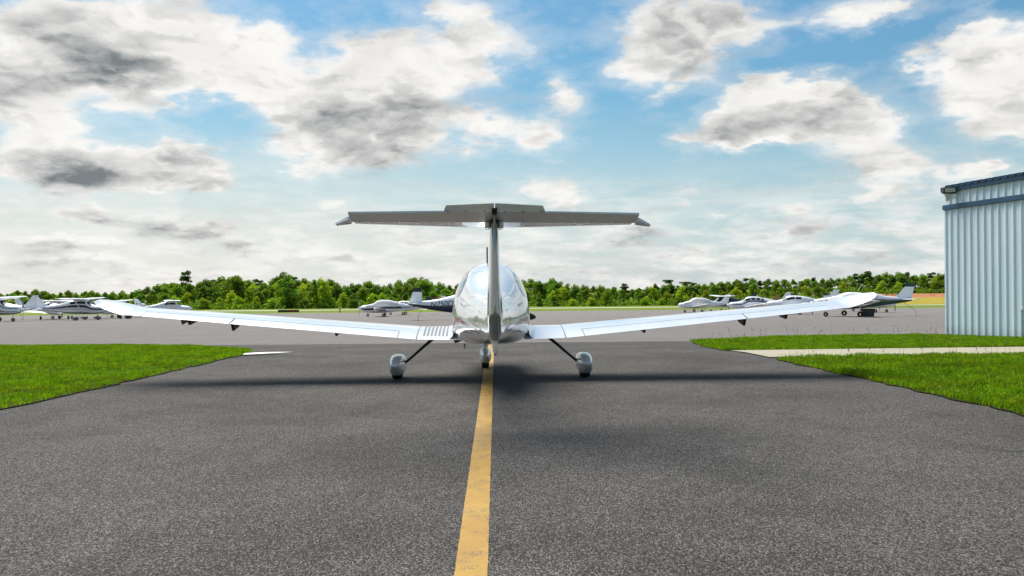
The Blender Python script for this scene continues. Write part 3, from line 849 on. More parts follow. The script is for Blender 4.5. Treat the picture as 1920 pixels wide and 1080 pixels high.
# ------------------------------------------------------------------ the white T-tailed aeroplane
def paint_mat(name, col, rough=.22, coat=1.0):
    m, t, p, o = mat(name)
    P = t.n.new('ShaderNodeTexCoord').outputs['Object']
    n_ = t.noise(P, 2.2, 4, .6)
    t.l.new(t.mix(t.ss(n_, .35, .7), col, tuple(x * .93 for x in col)), p.inputs['Base Color'])
    p.inputs['Roughness'].default_value = rough
    p.inputs['Coat Weight'].default_value = coat; p.inputs['Coat Roughness'].default_value = .05; p.inputs['Coat IOR'].default_value = 1.65
    p.inputs['Specular IOR Level'].default_value = .6
    return m
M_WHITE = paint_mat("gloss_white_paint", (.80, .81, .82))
M_TAILW = paint_mat("tail_white_shaded", (.66, .67, .68))  # same white as the body, greyed in colour for the shade on the tail
M_RUD = paint_mat("rudder_white_shaded", (.12, .14, .145), .08, 1.0)  # white rudder; dark base colour stands for shade and mirrored dark surroundings
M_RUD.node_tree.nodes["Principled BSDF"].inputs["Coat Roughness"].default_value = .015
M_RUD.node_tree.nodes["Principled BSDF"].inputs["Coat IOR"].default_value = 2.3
M_RED = plain("red_stripe_paint", (.28, .02, .03), .25, coat=.8)
M_GREYS = plain("grey_stripe_paint", (.22, .24, .26), .25, coat=.8)
M_TYRE = plain("rubber", (.018, .018, .018), .8, var=.2, vs=20)
M_BLACK = plain("black_metal", (.012, .012, .013), .45)
M_DARKGL = plain("tinted_window", (.025, .035, .04), .04, spec=1.0, coat=1.0)
M_SEAM = plain("panel_seam", (.10, .10, .11), .6)
M_STEEL = plain("bare_metal", (.45, .46, .48), .3, .8)
M_WALK = plain("walkway_strip", (.20, .20, .21), .8, var=.2, vs=30)

class Body:
    """lofted body; stations (y, halfwidth, zbottom, ztop, exp_bottom, exp_top, topsqueeze)"""
    def __init__(s, st, mid=.45): s.st = sorted(st); s.mid = mid
    def par(s, y):
        st = s.st; 
        if y <= st[0][0]: return st[0][1:]
        if y >= st[-1][0]: return st[-1][1:]
        for i in range(len(st) - 1):
            if y <= st[i + 1][0]: break
        p0 = st[max(i - 1, 0)]; p1 = st[i]; p2 = st[i + 1]; p3 = st[min(i + 2, len(st) - 1)]
        h = p2[0] - p1[0]; t = (y - p1[0]) / h; out = []
        for k in range(1, len(p1)):
            d1 = (p2[k] - p1[k]) / h
            da = (p1[k] - p0[k]) / (p1[0] - p0[0]) if p1[0] > p0[0] else d1
            dc = (p3[k] - p2[k]) / (p3[0] - p2[0]) if p3[0] > p2[0] else d1
            m1 = 0 if da * d1 <= 0 else 2 * da * d1 / (da + d1)
            m2 = 0 if dc * d1 <= 0 else 2 * dc * d1 / (dc + d1)
            out.append((2 * t**3 - 3 * t**2 + 1) * p1[k] + (t**3 - 2 * t**2 + t) * h * m1 + (-2 * t**3 + 3 * t**2) * p2[k] + (t**3 - t**2) * h * m2)
        return out
    def pt(s, y, deg, off=0.0):
        w_, zb, zt, eb, et, sq = s.par(y); t = R(deg)
        c, q = math.cos(t), math.sin(t)
        mid = zb + (zt - zb) * s.mid
        e = et if q >= 0 else eb
        h = (zt - mid) if q >= 0 else (mid - zb)
        x = w_ * math.copysign(abs(c) ** e, c) * (1 - sq * max(0, q))
        z = mid + h * math.copysign(abs(q) ** e, q)
        P = Vector((x, y, z))
        if off:
            a = s.pt(y, deg + 2) - s.pt(y, deg - 2); b = s.pt(y + .02, deg) - s.pt(y - .02, deg)
            nrm = b.cross(a)
            if nrm.length > 1e-9:
                nrm.normalize()
                if nrm.dot(Vector((x, 0, z - mid))) < 0: nrm = -nrm
                P = P + nrm * off
        return P
    def mesh(s, name, m, parent, ny=60, nt=48, fm=None, mats=None):
        y0, y1 = s.st[0][0], s.st[-1][0]
        ysq = [y0 + (y1 - y0) * i / ny for i in range(ny + 1)]
        v = [s.pt(y, 360 * k / nt) for y in ysq for k in range(nt)]
        f = [(i * nt + k, (i + 1) * nt + k, (i + 1) * nt + (k + 1) % nt, i * nt + (k + 1) % nt) for i in range(ny) for k in range(nt)]
        idx = [fm((ysq[i] + ysq[i + 1]) / 2, 360 * (k + .5) / nt) for i in range(ny) for k in range(nt)] if fm else None
        f += [tuple(range(nt)), tuple(ny * nt + k for k in range(nt))[::-1]]
        if idx is not None: idx += [0, 0]
        return mesh_obj(name, v, f, mats or m, parent, fm=idx, smooth=True, sharp=60)
    def strip(s, name, m, parent, path, off=.003, nsub=8, mb=None):
        """path: list of (y, deg_a, deg_b) -> ribbon lying on the body"""
        P = []
        for a, b in zip(path, path[1:]):
            for k in range(nsub): P.append(tuple(a[j] + (b[j] - a[j]) * k / nsub for j in range(3)))
        P.append(path[-1]); v = []; f = []; m_ = 6
        for (y, d0, d1) in P:
            for j in range(m_ + 1): v.append(s.pt(y, d0 + (d1 - d0) * j / m_, off))
        for i in range(len(P) - 1):
            for j in range(m_): f.append((i * (m_ + 1) + j, i * (m_ + 1) + j + 1, (i + 1) * (m_ + 1) + j + 1, (i + 1) * (m_ + 1) + j))
        if mb is not None: mb.add(v, f); return
        return mesh_obj(name, v, f, m, parent, smooth=True)

def foil(t, n=12, c0=0.0, c1=1.0, camber=.02):
    def th(c): return 5 * t * (.2969 * math.sqrt(c) - .126 * c - .3516 * c * c + .2843 * c**3 - .1036 * c**4)
    def cm(c): return camber * 4 * c * (1 - c)
    cs_ = [c0 + (c1 - c0) * (1 - math.cos(math.pi * i / n)) / 2 for i in range(n + 1)]
    up = [(c, cm(c) + th(c) + .001) for c in cs_]; lo = [(c, cm(c) - th(c) - .001) for c in cs_]
    return up + lo[::-1]
def wing_loft(name, m, parent, secs, c0=0.0, c1=1.0, n=12, mb=None, sub=6):
    """secs: (x, yLE, yTE, z, thick, cant_deg, twist_deg) ; mirrored when x<0 sections given"""
    S = []
    for a, b in zip(secs, secs[1:]):
        for k in range(sub): S.append([a[j] + (b[j] - a[j]) * k / sub for j in range(7)])
    S.append(list(secs[-1])); v = []; np_ = None
    for (x, yl, yt, z, th, cant, tw) in S:
        ch = yl - yt; prof_ = foil(th, n, c0, c1); np_ = len(prof_)
        sg = 1 if x >= 0 else -1
        nx_, nz_ = -math.sin(R(cant)) * sg, math.cos(R(cant))
        for c, h in prof_:
            y = yl - c * ch; hh = h * ch + (0.3 - c) * ch * math.tan(R(tw))
            v.append((x + nx_ * hh, y, z + nz_ * hh))
    f = [(i * np_ + k, i * np_ + (k + 1) % np_, (i + 1) * np_ + (k + 1) % np_, (i + 1) * np_ + k) for i in range(len(S) - 1) for k in range(np_)]
    f += [tuple(range(np_))[::-1], tuple((len(S) - 1) * np_ + k for k in range(np_))]
    if secs[0][0] < 0 or secs[-1][0] < 0: f = [q[::-1] for q in f]
    if mb is not None: mb.add(v, f); return
    return mesh_obj(name, v, f, m, parent, smooth=True, sharp=35)

YAW = R(1.9)
P0 = empty("aeroplane", (-.333, 13.5, 0), YAW)
tag(P0, "glossy white T-tailed light aeroplane seen from behind on the yellow centre line", "aeroplane")

fus = Body([(-4.86, .035, .90, 1.12, 1, 1, 0), (-4.6, .085, .86, 1.19, 1, 1, 0), (-4.0, .125, .83, 1.22, 1, 1, 0), (-3.2, .165, .79, 1.25, 1, 1, 0), (-2.4, .235, .74, 1.30, 1, 1, 0),
            (-1.8, .33, .68, 1.40, .95, .95, 0), (-1.3, .44, .62, 1.54, .85, .92, 0), (-.8, .54, .57, 1.68, .75, .88, .03), (-.4, .585, .545, 1.76, .68, .86, .05), (0, .605, .53, 1.80, .62, .85, .06),
            (.5, .61, .52, 1.80, .62, .85, .06), (1.0, .60, .52, 1.70, .62, .88, .05), (1.5, .56, .52, 1.42, .65, .9, 0), (1.75, .54, .53, 1.30, .68, .85, 0), (2.3, .47, .57, 1.22, .75, .8, 0),
            (2.75, .30, .70, 1.15, .9, .9, 0), (2.86, .15, .80, 1.05, 1, 1, 0)], .30)
fus.mesh("fuselage", M_WHITE, P0, 110, 64)
# glazing
for sg in (1, -1):
    a0, a1 = (22, 56) if sg > 0 else (158, 124)
    fus.strip("rear_window", M_DARKGL, P0, [(-.92, a0 + sg * 13, a0 + sg * 16), (-.80, a0 + sg * 4, a1 - sg * 6), (-.45, a0, a1), (-.12, a0, a1)], .004)
fus.strip("canopy_glass", M_DARKGL, P0, [(.02, 20, 160), (.8, 20, 160), (1.25, 22, 158), (1.55, 40, 140)], .004)
# canopy seams
sm = MB()
for sg in (1, -1):
    b = 90 - sg * 90
    def aa(d): return d if sg > 0 else 180 - d
    fus.strip(None, None, None, [(-.70, aa(98 if sg < 0 else 84), aa(84 if sg < 0 else 98) - sg * 0), (-.705, aa(60), aa(60))][:0] or [(-.2, aa(12), aa(12.6)), (-.8, aa(10), aa(10.6))], .004, mb=sm)
    # ribbon across the body at constant y
for (ya, yb, d0, d1) in ((-.86, -.872, 100, 168), (-.86, -.872, 12, 30), (-.04, -.052, 15, 165)):
    k0 = []
    N = 24; v = []; f = []
    for i in range(N + 1):
        d = d0 + (d1 - d0) * i / N; sh = .16 * math.sin(math.pi * min(1, i / N)) if ya < -.5 else 0
        v += [fus.pt(ya + sh, d, .004), fus.pt(yb + sh, d, .004)]
    sm.add(v, [(2 * i, 2 * i + 2, 2 * i + 3, 2 * i + 1) for i in range(N)])
sm.build("door_seam", M_SEAM, P0, smooth=True)
# livery: red and grey swooshes on both flanks
for sg in (1, -1):
    def aa(d): return d if sg > 0 else 180 - d
    for nm, m_, pts in (("red_stripe", M_RED, [(-2.6, -22, -18), (-1.9, -6, 0), (-1.3, 2, 7), (-.8, 0, 4), (-.45, -12, -9)]),
                        ("grey_stripe", M_GREYS, [(-3.0, -33, -29), (-2.1, -22, -12), (-1.4, -12, -3), (-.9, -13, -7), (-.5, -24, -19)]),
                        ("red_stripe", M_RED, [(-2.1, -33, -30), (-1.5, -22, -18), (-1.0, -21, -18), (-.6, -31, -29)]),
                        ("grey_stripe", M_GREYS, [(-3.6, -12, -6), (-2.9, -6, 2), (-2.2, 4, 8)])):
        fus.strip(nm, m_, P0, [(y, aa(a), aa(b)) for y, a, b in pts], .003)
# pale lettering on the flanks
def text_mesh(txt, size, name, m, parent, M, shear=0.0, extr=.002):
    cu = bpy.data.curves.new("lettering", 'FONT'); cu.body = txt; cu.size = size; cu.extrude = extr; cu.align_x = 'CENTER'; cu.align_y = 'CENTER'; cu.shear = shear
    cu.resolution_u = 3
    tmp = bpy.data.objects.new("lettering", cu); COL.objects.link(tmp)
    dg = bpy.context.evaluated_depsgraph_get(); me = bpy.data.meshes.new_from_object(tmp.evaluated_get(dg))
    bpy.data.objects.remove(tmp); bpy.data.curves.remove(cu)
    me.transform(M); me.materials.clear(); me.materials.append(m)
    return link(bpy.data.objects.new(name, me), parent)
def flank_text(body, txt, size, y, deg, name, m, parent, off=.012, shear=0.0, flip=False):
    """text tangent to the body's side. reads left-right from outside"""
    p = body.pt(y, deg, off)
    u_ = (body.pt(y + .15, deg) - body.pt(y - .15, deg)).normalized()      # towards nose
    up = (body.pt(y, deg + 4) - body.pt(y, deg - 4)).normalized()
    if up.z < 0: up = -up
    if math.cos(R(deg)) < 0: u_ = -u_                                        # port side reads nose at left
    nrm = u_.cross(up).normalized(); up = nrm.cross(u_).normalized()
    M = Matrix((u_, up, nrm)).transposed().to_4x4(); M.translation = p
    return text_mesh(txt, size, name, m, parent, M, shear)
M_PALE = plain("pale_lettering", (.95, .95, .95), .3)
flank_text(fus, "DIAMOND", .07, -1.3, 24, "lettering", M_PALE, P0, .008)
flank_text(fus, "DIAMOND", .07, -1.3, 156, "lettering", M_PALE, P0, .008)

# wings
for sg in (1, -1):
    root = [(.50 * sg, .87, -.47, .665, .155, 0, 2.6), (1.12 * sg, .85, -.455, .675, .15, 0, 2.4)]
    out_ = [(1.14 * sg, .85, -.455, .677, .15, 4, 2.4), (3.95 * sg, .74, -.345, .925, .145, 5, 2.0), (5.42 * sg, .68, -.27, 1.055, .14, 6, 1.6)]
    tip = [(5.42 * sg, .68, -.27, 1.055, .14, 6, 1.6), (5.56 * sg, .64, -.26, 1.085, .12, 18, 3.5), (5.70 * sg, .52, -.26, 1.145, .10, 28, 6), (5.83 * sg, .34, -.27, 1.20, .09, 32, 8), (5.93 * sg, .14, -.28, 1.245, .08, 34, 9), (5.985 * sg, -.04, -.25, 1.27, .07, 36, 9)]
    cb_ = Vector
    wing_loft("centre_wing", M_WHITE, P0, root, sub=2)
    wing_loft("wing", M_WHITE, P0, out_, 0, .722, sub=10)
    wing_loft("winglet", M_WHITE, P0, tip, sub=3)
    def cut(secs, xa, xb):
        def ev(x):
            for a, b in zip(secs, secs[1:]):
                if abs(a[0]) <= x <= abs(b[0]) + 1e-6:
                    t_ = (x - abs(a[0])) / (abs(b[0]) - abs(a[0])); return tuple(a[j] + (b[j] - a[j]) * t_ for j in range(7))
        return [ev(xa)] + [q for q in secs if xa < abs(q[0]) < xb] + [ev(xb)]
    wing_loft("flap", M_WHITE, P0, cut(out_, 1.42, 3.93), .743, 1.0, 6, sub=6)
    wing_loft("aileron", M_WHITE, P0, cut(out_, 3.955, 5.30), .743, 1.0, 6, sub=6)
    b = MB()      # fixed trailing edge inboard and outboard of the moving surfaces
    wing_loft(None, None, None, cut(out_, 1.14, 1.41), .725, 1.0, 6, mb=b, sub=2)
    wing_loft(None, None, None, cut(out_, 5.31, 5.42), .725, 1.0, 6, mb=b, sub=1)
    b.build("trailing_edge", M_WHITE, P0, smooth=True, sharp=35)
    # joint between centre section and outer wing
    j = MB(); wing_loft(None, None, None, [(1.121 * sg, .852, -.457, .675, .153, 0, 2.4), (1.139 * sg, .852, -.457, .677, .153, 4, 2.4)], mb=j, sub=1)
    j.build("wing_joint", M_SEAM, P0)
    # walkway strips
    def on_wing(x, c, secs=root, up=.0035):
        a, b2 = secs; t_ = (x - abs(a[0])) / (abs(b2[0]) - abs(a[0])); q = [a[k] + (b2[k] - a[k]) * t_ for k in range(7)]
        ch = q[1] - q[2]; th = q[4]
        h = (5 * th * (.2969 * math.sqrt(c) - .126 * c - .3516 * c * c + .2843 * c**3 - .1036 * c**4) + .08 * c * (1 - c) + .001) * ch + (.3 - c) * ch * math.tan(R(q[6]))
        return Vector((x * sg, q[1] - c * ch, q[3] + h + up))
    wk = MB()
    for i in range(7):
        x0 = .665 + i * .058; c_a, c_b = (.12, .88) if sg < 0 else (.06, .16)
        v = []; N = 14
        for k in range(N + 1):
            c_ = c_a + (c_b - c_a) * k / N
            v += [on_wing(x0, c_), on_wing(x0 + .026, c_)]
        wk.add(v, [(2 * k, 2 * k + 1, 2 * k + 3, 2 * k + 2) if sg > 0 else (2 * k, 2 * k + 2, 2 * k + 3, 2 * k + 1) for k in range(N)])
    wk.build("walkway", M_WALK, P0)
    # hinge brackets under the trailing edge
    for (hx, hz_, wdt, hh) in ((2.35, .785, .04, .06), (3.90, .915, .05, .095), (4.55, .975, .045, .06)) + (((4.66, .985, .014, .065),) if sg < 0 else ()):
        mb = MB(); Mx = Matrix.Translation((hx * sg, -.30, hz_ - .02)) @ Matrix.Rotation(R(90), 4, 'Y')
        w2 = wdt / 2
        mb.add([(hx * sg - w2, .02, hz_ - .01), (hx * sg + w2, .02, hz_ - .01), (hx * sg + w2, -.34, hz_ - .02), (hx * sg - w2, -.34, hz_ - .02),
                (hx * sg - w2 * .6, -.04, hz_ - .03 - hh * .5), (hx * sg + w2 * .6, -.04, hz_ - .03 - hh * .5), (hx * sg + w2 * .7, -.30, hz_ - .03 - hh), (hx * sg - w2 * .7, -.30, hz_ - .03 - hh)],
               [(0, 1, 2, 3), (4, 7, 6, 5), (0, 4, 5, 1), (3, 2, 6, 7), (0, 3, 7, 4), (1, 5, 6, 2)])
        mb.build("hinge_bracket", M_BLACK, P0)
# wing root fairing
for sg in (1, -1):
    b = MB(); v = []; N = 16
    for k in range(N + 1):
        c_ = .02 + .95 * k / N; y = .87 - c_ * 1.34
        p_ = on_wing_pt = None
        th = .155
        h = (5 * th * (.2969 * math.sqrt(c_) - .126 * c_ - .3516 * c_ * c_ + .2843 * c_**3 - .1036 * c_**4) + .08 * c_ * (1 - c_)) * 1.34 + (.3 - c_) * 1.34 * math.tan(R(2.6))
        z = .665 + h
        w_ = fus.par(y)[0]
        for q in range(5):
            a_ = q / 4; rr = .09
            v.append((sg * (w_ + rr * (1 - math.sin(a_ * math.pi / 2)) - .01), y, z + .002 + rr * (1 - math.cos(a_ * math.pi / 2))))
    b.add(v, [(k * 5 + q, k * 5 + q + 1, (k + 1) * 5 + q + 1, (k + 1) * 5 + q)[::(1 if sg < 0 else -1)] for k in range(N) for q in range(4)])
    b.build("root_fairing", M_WHITE, P0, smooth=True)

# vertical tail
def fin_loft(name, m, parent, secs, c0=0, c1=1, n=10, sub=6):
    """secs: (z, yLE, yTE, thickness)"""
    S = []
    for a, b in zip(secs, secs[1:]):
        for k in range(sub): S.append([a[j] + (b[j] - a[j]) * k / sub for j in range(4)])
    S.append(list(secs[-1])); v = []
    for (z, yl, yt, th) in S:
        pr_ = foil(th, n, c0, c1, 0); K = len(pr_)
        for c, h in pr_: v.append((-h * (yl - yt), yl - c * (yl - yt), z))
    f = [(i * K + k, i * K + (k + 1) % K, (i + 1) * K + (k + 1) % K, (i + 1) * K + k) for i in range(len(S) - 1) for k in range(K)]
    f += [tuple(range(K))[::-1], tuple((len(S) - 1) * K + k for k in range(K))]
    return mesh_obj(name, v, f, m, parent, smooth=True, sharp=35)
TX = .02
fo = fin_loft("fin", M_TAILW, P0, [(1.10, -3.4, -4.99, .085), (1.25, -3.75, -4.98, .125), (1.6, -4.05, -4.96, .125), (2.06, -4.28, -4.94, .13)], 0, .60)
# rudder: bluff, deep section that reads broad from behind
rud = MB(); v = []; K = 16
rs_ = [(.868, .030, -4.72, -4.86), (.885, .050, -4.66, -4.90), (.95, .066, -4.62, -4.96), (1.12, .080, -4.60, -5.0), (1.32, .068, -4.59, -4.99), (1.5, .056, -4.60, -4.98), (1.8, .050, -4.62, -4.97), (2.04, .047, -4.64, -4.95)]
rs2 = []
for a, b in zip(rs_, rs_[1:]):
    for k in range(5): rs2.append([a[j] + (b[j] - a[j]) * (k / 5) for j in range(4)])
rs2.append(list(rs_[-1]))
for (z, hw, ya, yb) in rs2:
    for k in range(K):
        t_ = 2 * math.pi * k / K; c_, s_ = math.cos(t_), math.sin(t_)
        yy = (ya + yb) / 2 + (ya - yb) / 2 * (math.copysign(abs(s_) ** .8, s_))
        x_ = hw * math.copysign(abs(c_) ** .55, c_) * (1 if s_ > 0 else (.45 + .55 * (1 + s_) ** .5))
        v.append((x_, yy, z))
rud.add(v, [(i * K + k, i * K + (k + 1) % K, (i + 1) * K + (k + 1) % K, (i + 1) * K + k) for i in range(len(rs2) - 1) for k in range(K)] + [tuple(range(K))[::-1], tuple((len(rs2) - 1) * K + k for k in range(K))])
rud.build("rudder", M_RUD, P0, smooth=True, sharp=50)
MB().box((-.02, -4.97, 1.05), (.05, .006, .30), bev=.002).box((.018, -4.993, .955), (.06, .012, .012)).box((.026, -4.993, .925), (.05, .012, .012)).build("static_placard", M_GREYS, P0) if False else None
vf = MB(); v = []
for (z, hw, ya, yb) in ((.90, .034, -4.2, -4.88), (.80, .030, -4.45, -4.88), (.755, .022, -4.66, -4.87), (.74, .014, -4.70, -4.85)):
    for k in range(12):
        t_ = 2 * math.pi * k / 12; v.append((hw * math.cos(t_), (ya + yb) / 2 + (ya - yb) / 2 * math.sin(t_), z))
vf.add(v, [(i * 12 + k, (i + 1) * 12 + k, (i + 1) * 12 + (k + 1) % 12, i * 12 + (k + 1) % 12) for i in range(3) for k in range(12)] + [tuple(36 + k for k in range(12))[::-1]])
tsk = vf.build("tail_skid", M_TAILW, P0, smooth=True, sharp=50)
MB().tube([(0, -4.79, .745), (0, -4.79, .725)], .014, 8).build("skid_bolt", M_BLACK, tsk)

# tailplane, elevator (deflected up) and tab
TZ, TROLL = 2.073, R(.55)
TR = Matrix.Translation((0, 0, TZ)) @ Matrix.Rotation(TROLL, 4, 'Y') @ Matrix.Translation((0, 0, -TZ))
def xform(o, M): o.data.transform(M); return o
b = MB()
for sg in (1, -1):
    wing_loft(None, None, None, [(0, -4.20, -4.86, TZ, .11, 0, 0), (.3 * sg, -4.21, -4.86, TZ, .11, 0, 0), (1.43 * sg, -4.38, -4.84, TZ + .012, .10, 0, 0)], 0, .84, mb=b, sub=3)
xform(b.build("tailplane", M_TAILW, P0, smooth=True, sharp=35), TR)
HY, HZ = -4.765, TZ + .012
EL_UP = R(14)
EM = TR @ Matrix.Translation((0, HY, HZ)) @ Matrix.Rotation(-EL_UP, 4, 'X')
def flat_surf(polys, th0, th1, y0, y1):
    """polys: list of plan outlines [(x,y)], y<=0 aft; thickness from th0 at y0 to th1 at y1"""
    mb = MB()
    for poly in polys:
        n_ = len(poly)
        def th(y): return (th0 + (th1 - th0) * min(1, max(0, (y - y0) / (y1 - y0)))) / 2
        v = [(x, y, -th(y)) for x, y in poly] + [(x, y, th(y)) for x, y in poly]
        mb.add(v, [tuple(range(n_))[::-1], tuple(range(n_, 2 * n_))] + [(i, (i + 1) % n_, n_ + (i + 1) % n_, n_ + i) for i in range(n_)])
    return mb
M_ELEV = paint_mat("elevator_paint", (.86, .87, .87), .35, .35)
for sg in (1, -1):
    pl = [(.010 * sg, .0), (1.44 * sg, .0), (1.435 * sg, -.225), (.010 * sg, -.30)]
    o = flat_surf([pl if sg < 0 else pl[::-1]], .044, .010, 0, -.30).build("elevator", M_ELEV, P0); xform(o, EM)
    hp = [(1.445 * sg, -.05), (1.465 * sg, -.05), (1.615 * sg, .13), (1.60 * sg, .17), (1.445 * sg, .10)]
    h_ = flat_surf([hp if sg < 0 else hp[::-1]], .034, .014, -.05, .17).build("horn_balance", M_ELEV, o); xform(h_, EM)
    tp = [(.005 * sg, -.305), (.50 * sg, -.285), (.47 * sg, -.37), (.005 * sg, -.40)]
    tb = flat_surf([tp if sg < 0 else tp[::-1]], .010, .006, -.30, -.40).build("trim_tab", M_ELEV, o)
    xform(tb, EM @ Matrix.Translation((0, -.295, 0)) @ Matrix.Rotation(R(-26), 4, 'X') @ Matrix.Translation((0, .295, 0)))
    hg = MB()
    for hx in (.10, .28, .46): hg.box((hx * sg, -.297, -.008), (.03, .02, .008))
    xform(hg.build("tab_hinge", M_STEEL, o), EM)
    # fairing block beside the fin top
    xform(MB().box((.068 * sg, -4.72, TZ - .040), (.055, .30, .062), bev=.018).build("tail_fairing", M_TAILW, P0, smooth=True, sharp=50), TR)
xform(MB().box((0, -.20, .0), (.05, .30, .02)).box((0, -.18, -.022), (.022, .26, .03)).build("elevator_spine", M_BLACK, P0), EM)
MB().box((0, -4.82, 2.045), (.085, .16, .075), bev=.01).build("hinge_recess", M_BLACK, P0)
MB().tube([(-.0, -4.965, 1.99), (0, -5.02, 2.11), (0, -5.04, 2.165)], .011, 6).build("push_rod", M_STEEL, P0)

# landing gear
def pant(c, L, Wd, H, zb, name, mat_, parent, nose=.62):
    """teardrop wheel fairing; c=(x,y) ground point of the tyre"""
    v = []; NY, K = 22, 20
    for i in range(NY + 1):
        s = i / NY; y = c[1] + L * (nose * .62) - s * L
        env = max(.02, (math.sin(math.pi * min(1, (s * .9 + .03)) ** .62)) ** .62)
        ww = Wd / 2 * env; top = zb + H * (.55 + .45 * env); bot = zb + H * (.42 - .42 * min(1, env * 1.1)) + (.0 if s < .7 else (s - .7) * H * .9)
        if top - bot < .02: bot = top - .02
        for k in range(K):
            t_ = 2 * math.pi * k / K; c_, s_ = math.cos(t_), math.sin(t_)
            v.append((c[0] + ww * math.copysign(abs(c_) ** .72, c_), y, (top + bot) / 2 + (top - bot) / 2 * math.copysign(abs(s_) ** .8, s_)))
    f = [(i * K + k, (i + 1) * K + k, (i + 1) * K + (k + 1) % K, i * K + (k + 1) % K)[::-1] for i in range(NY) for k in range(K)]
    f += [tuple(range(K)), tuple(NY * K + k for k in range(K))[::-1]]
    return mesh_obj(name, v, f, mat_, parent, smooth=True, sharp=60)
def tyre(c, r, wd, name, parent):
    b = MB().rev([(r * .55, -wd / 2), (r * .9, -wd / 2), (r * .985, -wd * .36), (r, -wd * .15), (r, wd * .15), (r * .985, wd * .36), (r * .9, wd / 2), (r * .55, wd / 2), (r * .55, -wd / 2)], c, 'X', 28)
    return b.build(name, M_TYRE, parent, smooth=True)
for sg in (1, -1):
    wh = tyre((1.46 * sg, 0, .185), .185, .15, "wheel", P0)
    MB().rev([(0, -.05), (.1, -.05), (.1, .05), (0, .05)], (1.46 * sg, 0, .185), 'X', 16).build("rim", M_STEEL, wh)
    pant((1.46 * sg, .05), .92, .265, .325, .055, "wheel_pant", M_WHITE, P0)
    MB().tube([(.88 * sg, .1, .64), (1.05 * sg, .08, .50), (1.22 * sg, .05, .35), (1.36 * sg, .02, .235)], [.026, .023, .02, .02], 10).build("gear_leg", M_BLACK, P0, smooth=True)
wh = tyre((-.09, 1.68, .16), .16, .13, "wheel", P0)
pant((-.09, 1.72), .78, .215, .27, .085, "wheel_pant", M_WHITE, P0)
MB().tube([(-.09, 1.72, .62), (-.09, 1.70, .45), (-.09, 1.68, .30)], [.045, .042, .04], 12).build("gear_leg", M_WHITE, P0, smooth=True)
# propeller
pc = Vector((0, 2.98, .96))
MB().rev([(0, .30), (.05, .28), (.11, .20), (.155, .08), (.165, -.08)], tuple(pc), 'Y', 24).build("spinner", M_WHITE, P0, smooth=True)
for a in (-8, 105, 221):
    v = []; prf = [(.10, .05, .06, 50), (.25, .07, .045, 40), (.5, .085, .03, 28), (.75, .075, .02, 20), (.83, .055, .012, 16), (.89, .02, .008, 15)]
    for (r_, hw, th, tw) in prf:
        for (cx, cz) in ((-hw, 0), (0, th / 2), (hw, 0), (0, -th / 2)):
            x_ = cx * math.cos(R(tw)); y_ = cx * math.sin(R(tw)) + cz * math.cos(R(tw))
            q = Vector((r_, y_, x_)); q = Matrix.Rotation(-R(a), 3, 'Y') @ q
            v.append(pc + q)
    MB().add(v, [(i * 4 + k, i * 4 + (k + 1) % 4, (i + 1) * 4 + (k + 1) % 4, (i + 1) * 4 + k) for i in range(5) for k in range(4)] + [(20, 21, 22, 23)]).build("propeller_blade", M_BLACK, P0, smooth=True, sharp=60)
# aerials and small fittings
MB().add([(-.05 - .011, .10, 1.78), (-.05 + .011, .10, 1.78), (-.05 + .011, .0, 1.78), (-.05 - .011, .0, 1.78), (-.05 - .011, .04, 2.04), (-.05 + .011, .04, 2.04), (-.05 + .011, -.01, 2.04), (-.05 - .011, -.01, 2.04)],
         [(3, 2, 1, 0), (4, 5, 6, 7), (0, 1, 5, 4), (2, 3, 7, 6), (1, 2, 6, 5), (3, 0, 4, 7)]).build("antenna", M_BLACK, P0)
MB().add([(-.42, -.30, .56), (-.39, -.30, .56), (-.40, -.36, .485), (-.41, -.36, .485), (-.42, -.38, .56), (-.39, -.38, .56)], [(0, 1, 2, 3), (4, 3, 2, 5), (0, 3, 4), (1, 5, 2), (0, 4, 5, 1)]).build("step", M_GREYS, P0)

# ------------------------------------------------------------------ parked aeroplanes
def pm(name, c, r=.3, coat=.6): 
    if name not in MATS: MATS[name] = plain(name, c, r, coat=coat)
    return MATS[name]
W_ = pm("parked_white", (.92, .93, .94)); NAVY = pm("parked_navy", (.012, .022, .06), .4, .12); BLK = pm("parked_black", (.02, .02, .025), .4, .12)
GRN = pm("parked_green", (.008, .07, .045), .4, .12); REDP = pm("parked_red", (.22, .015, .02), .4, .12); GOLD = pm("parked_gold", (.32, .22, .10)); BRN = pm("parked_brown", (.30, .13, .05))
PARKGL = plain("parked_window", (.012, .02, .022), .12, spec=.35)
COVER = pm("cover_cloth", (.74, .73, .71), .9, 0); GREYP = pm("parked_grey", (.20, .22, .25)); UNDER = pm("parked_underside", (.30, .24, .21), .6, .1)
LOW = [(-5.05, .04, 1.17, 1.32), (-4.6, .11, 1.06, 1.39), (-3.0, .29, .84, 1.55), (-1.9, .44, .68, 1.80), (-1.1, .54, .60, 1.98), (-.2, .56, .57, 2.02), (.35, .56, .56, 1.90), (.85, .55, .56, 1.58), (1.3, .52, .58, 1.48), (2.2, .40, .70, 1.36), (2.48, .24, .86, 1.24)]
HIGH = [(-5.3, .04, 1.28, 1.42), (-4.8, .11, 1.15, 1.50), (-3.2, .27, .95, 1.70), (-2.2, .40, .80, 1.92), (-1.5, .52, .70, 2.16), (-.2, .55, .66, 2.24), (.3, .55, .66, 2.18), (.85, .54, .66, 1.72), (1.3, .52, .68, 1.62), (2.05, .40, .80, 1.52), (2.3, .24, .95, 1.36)]
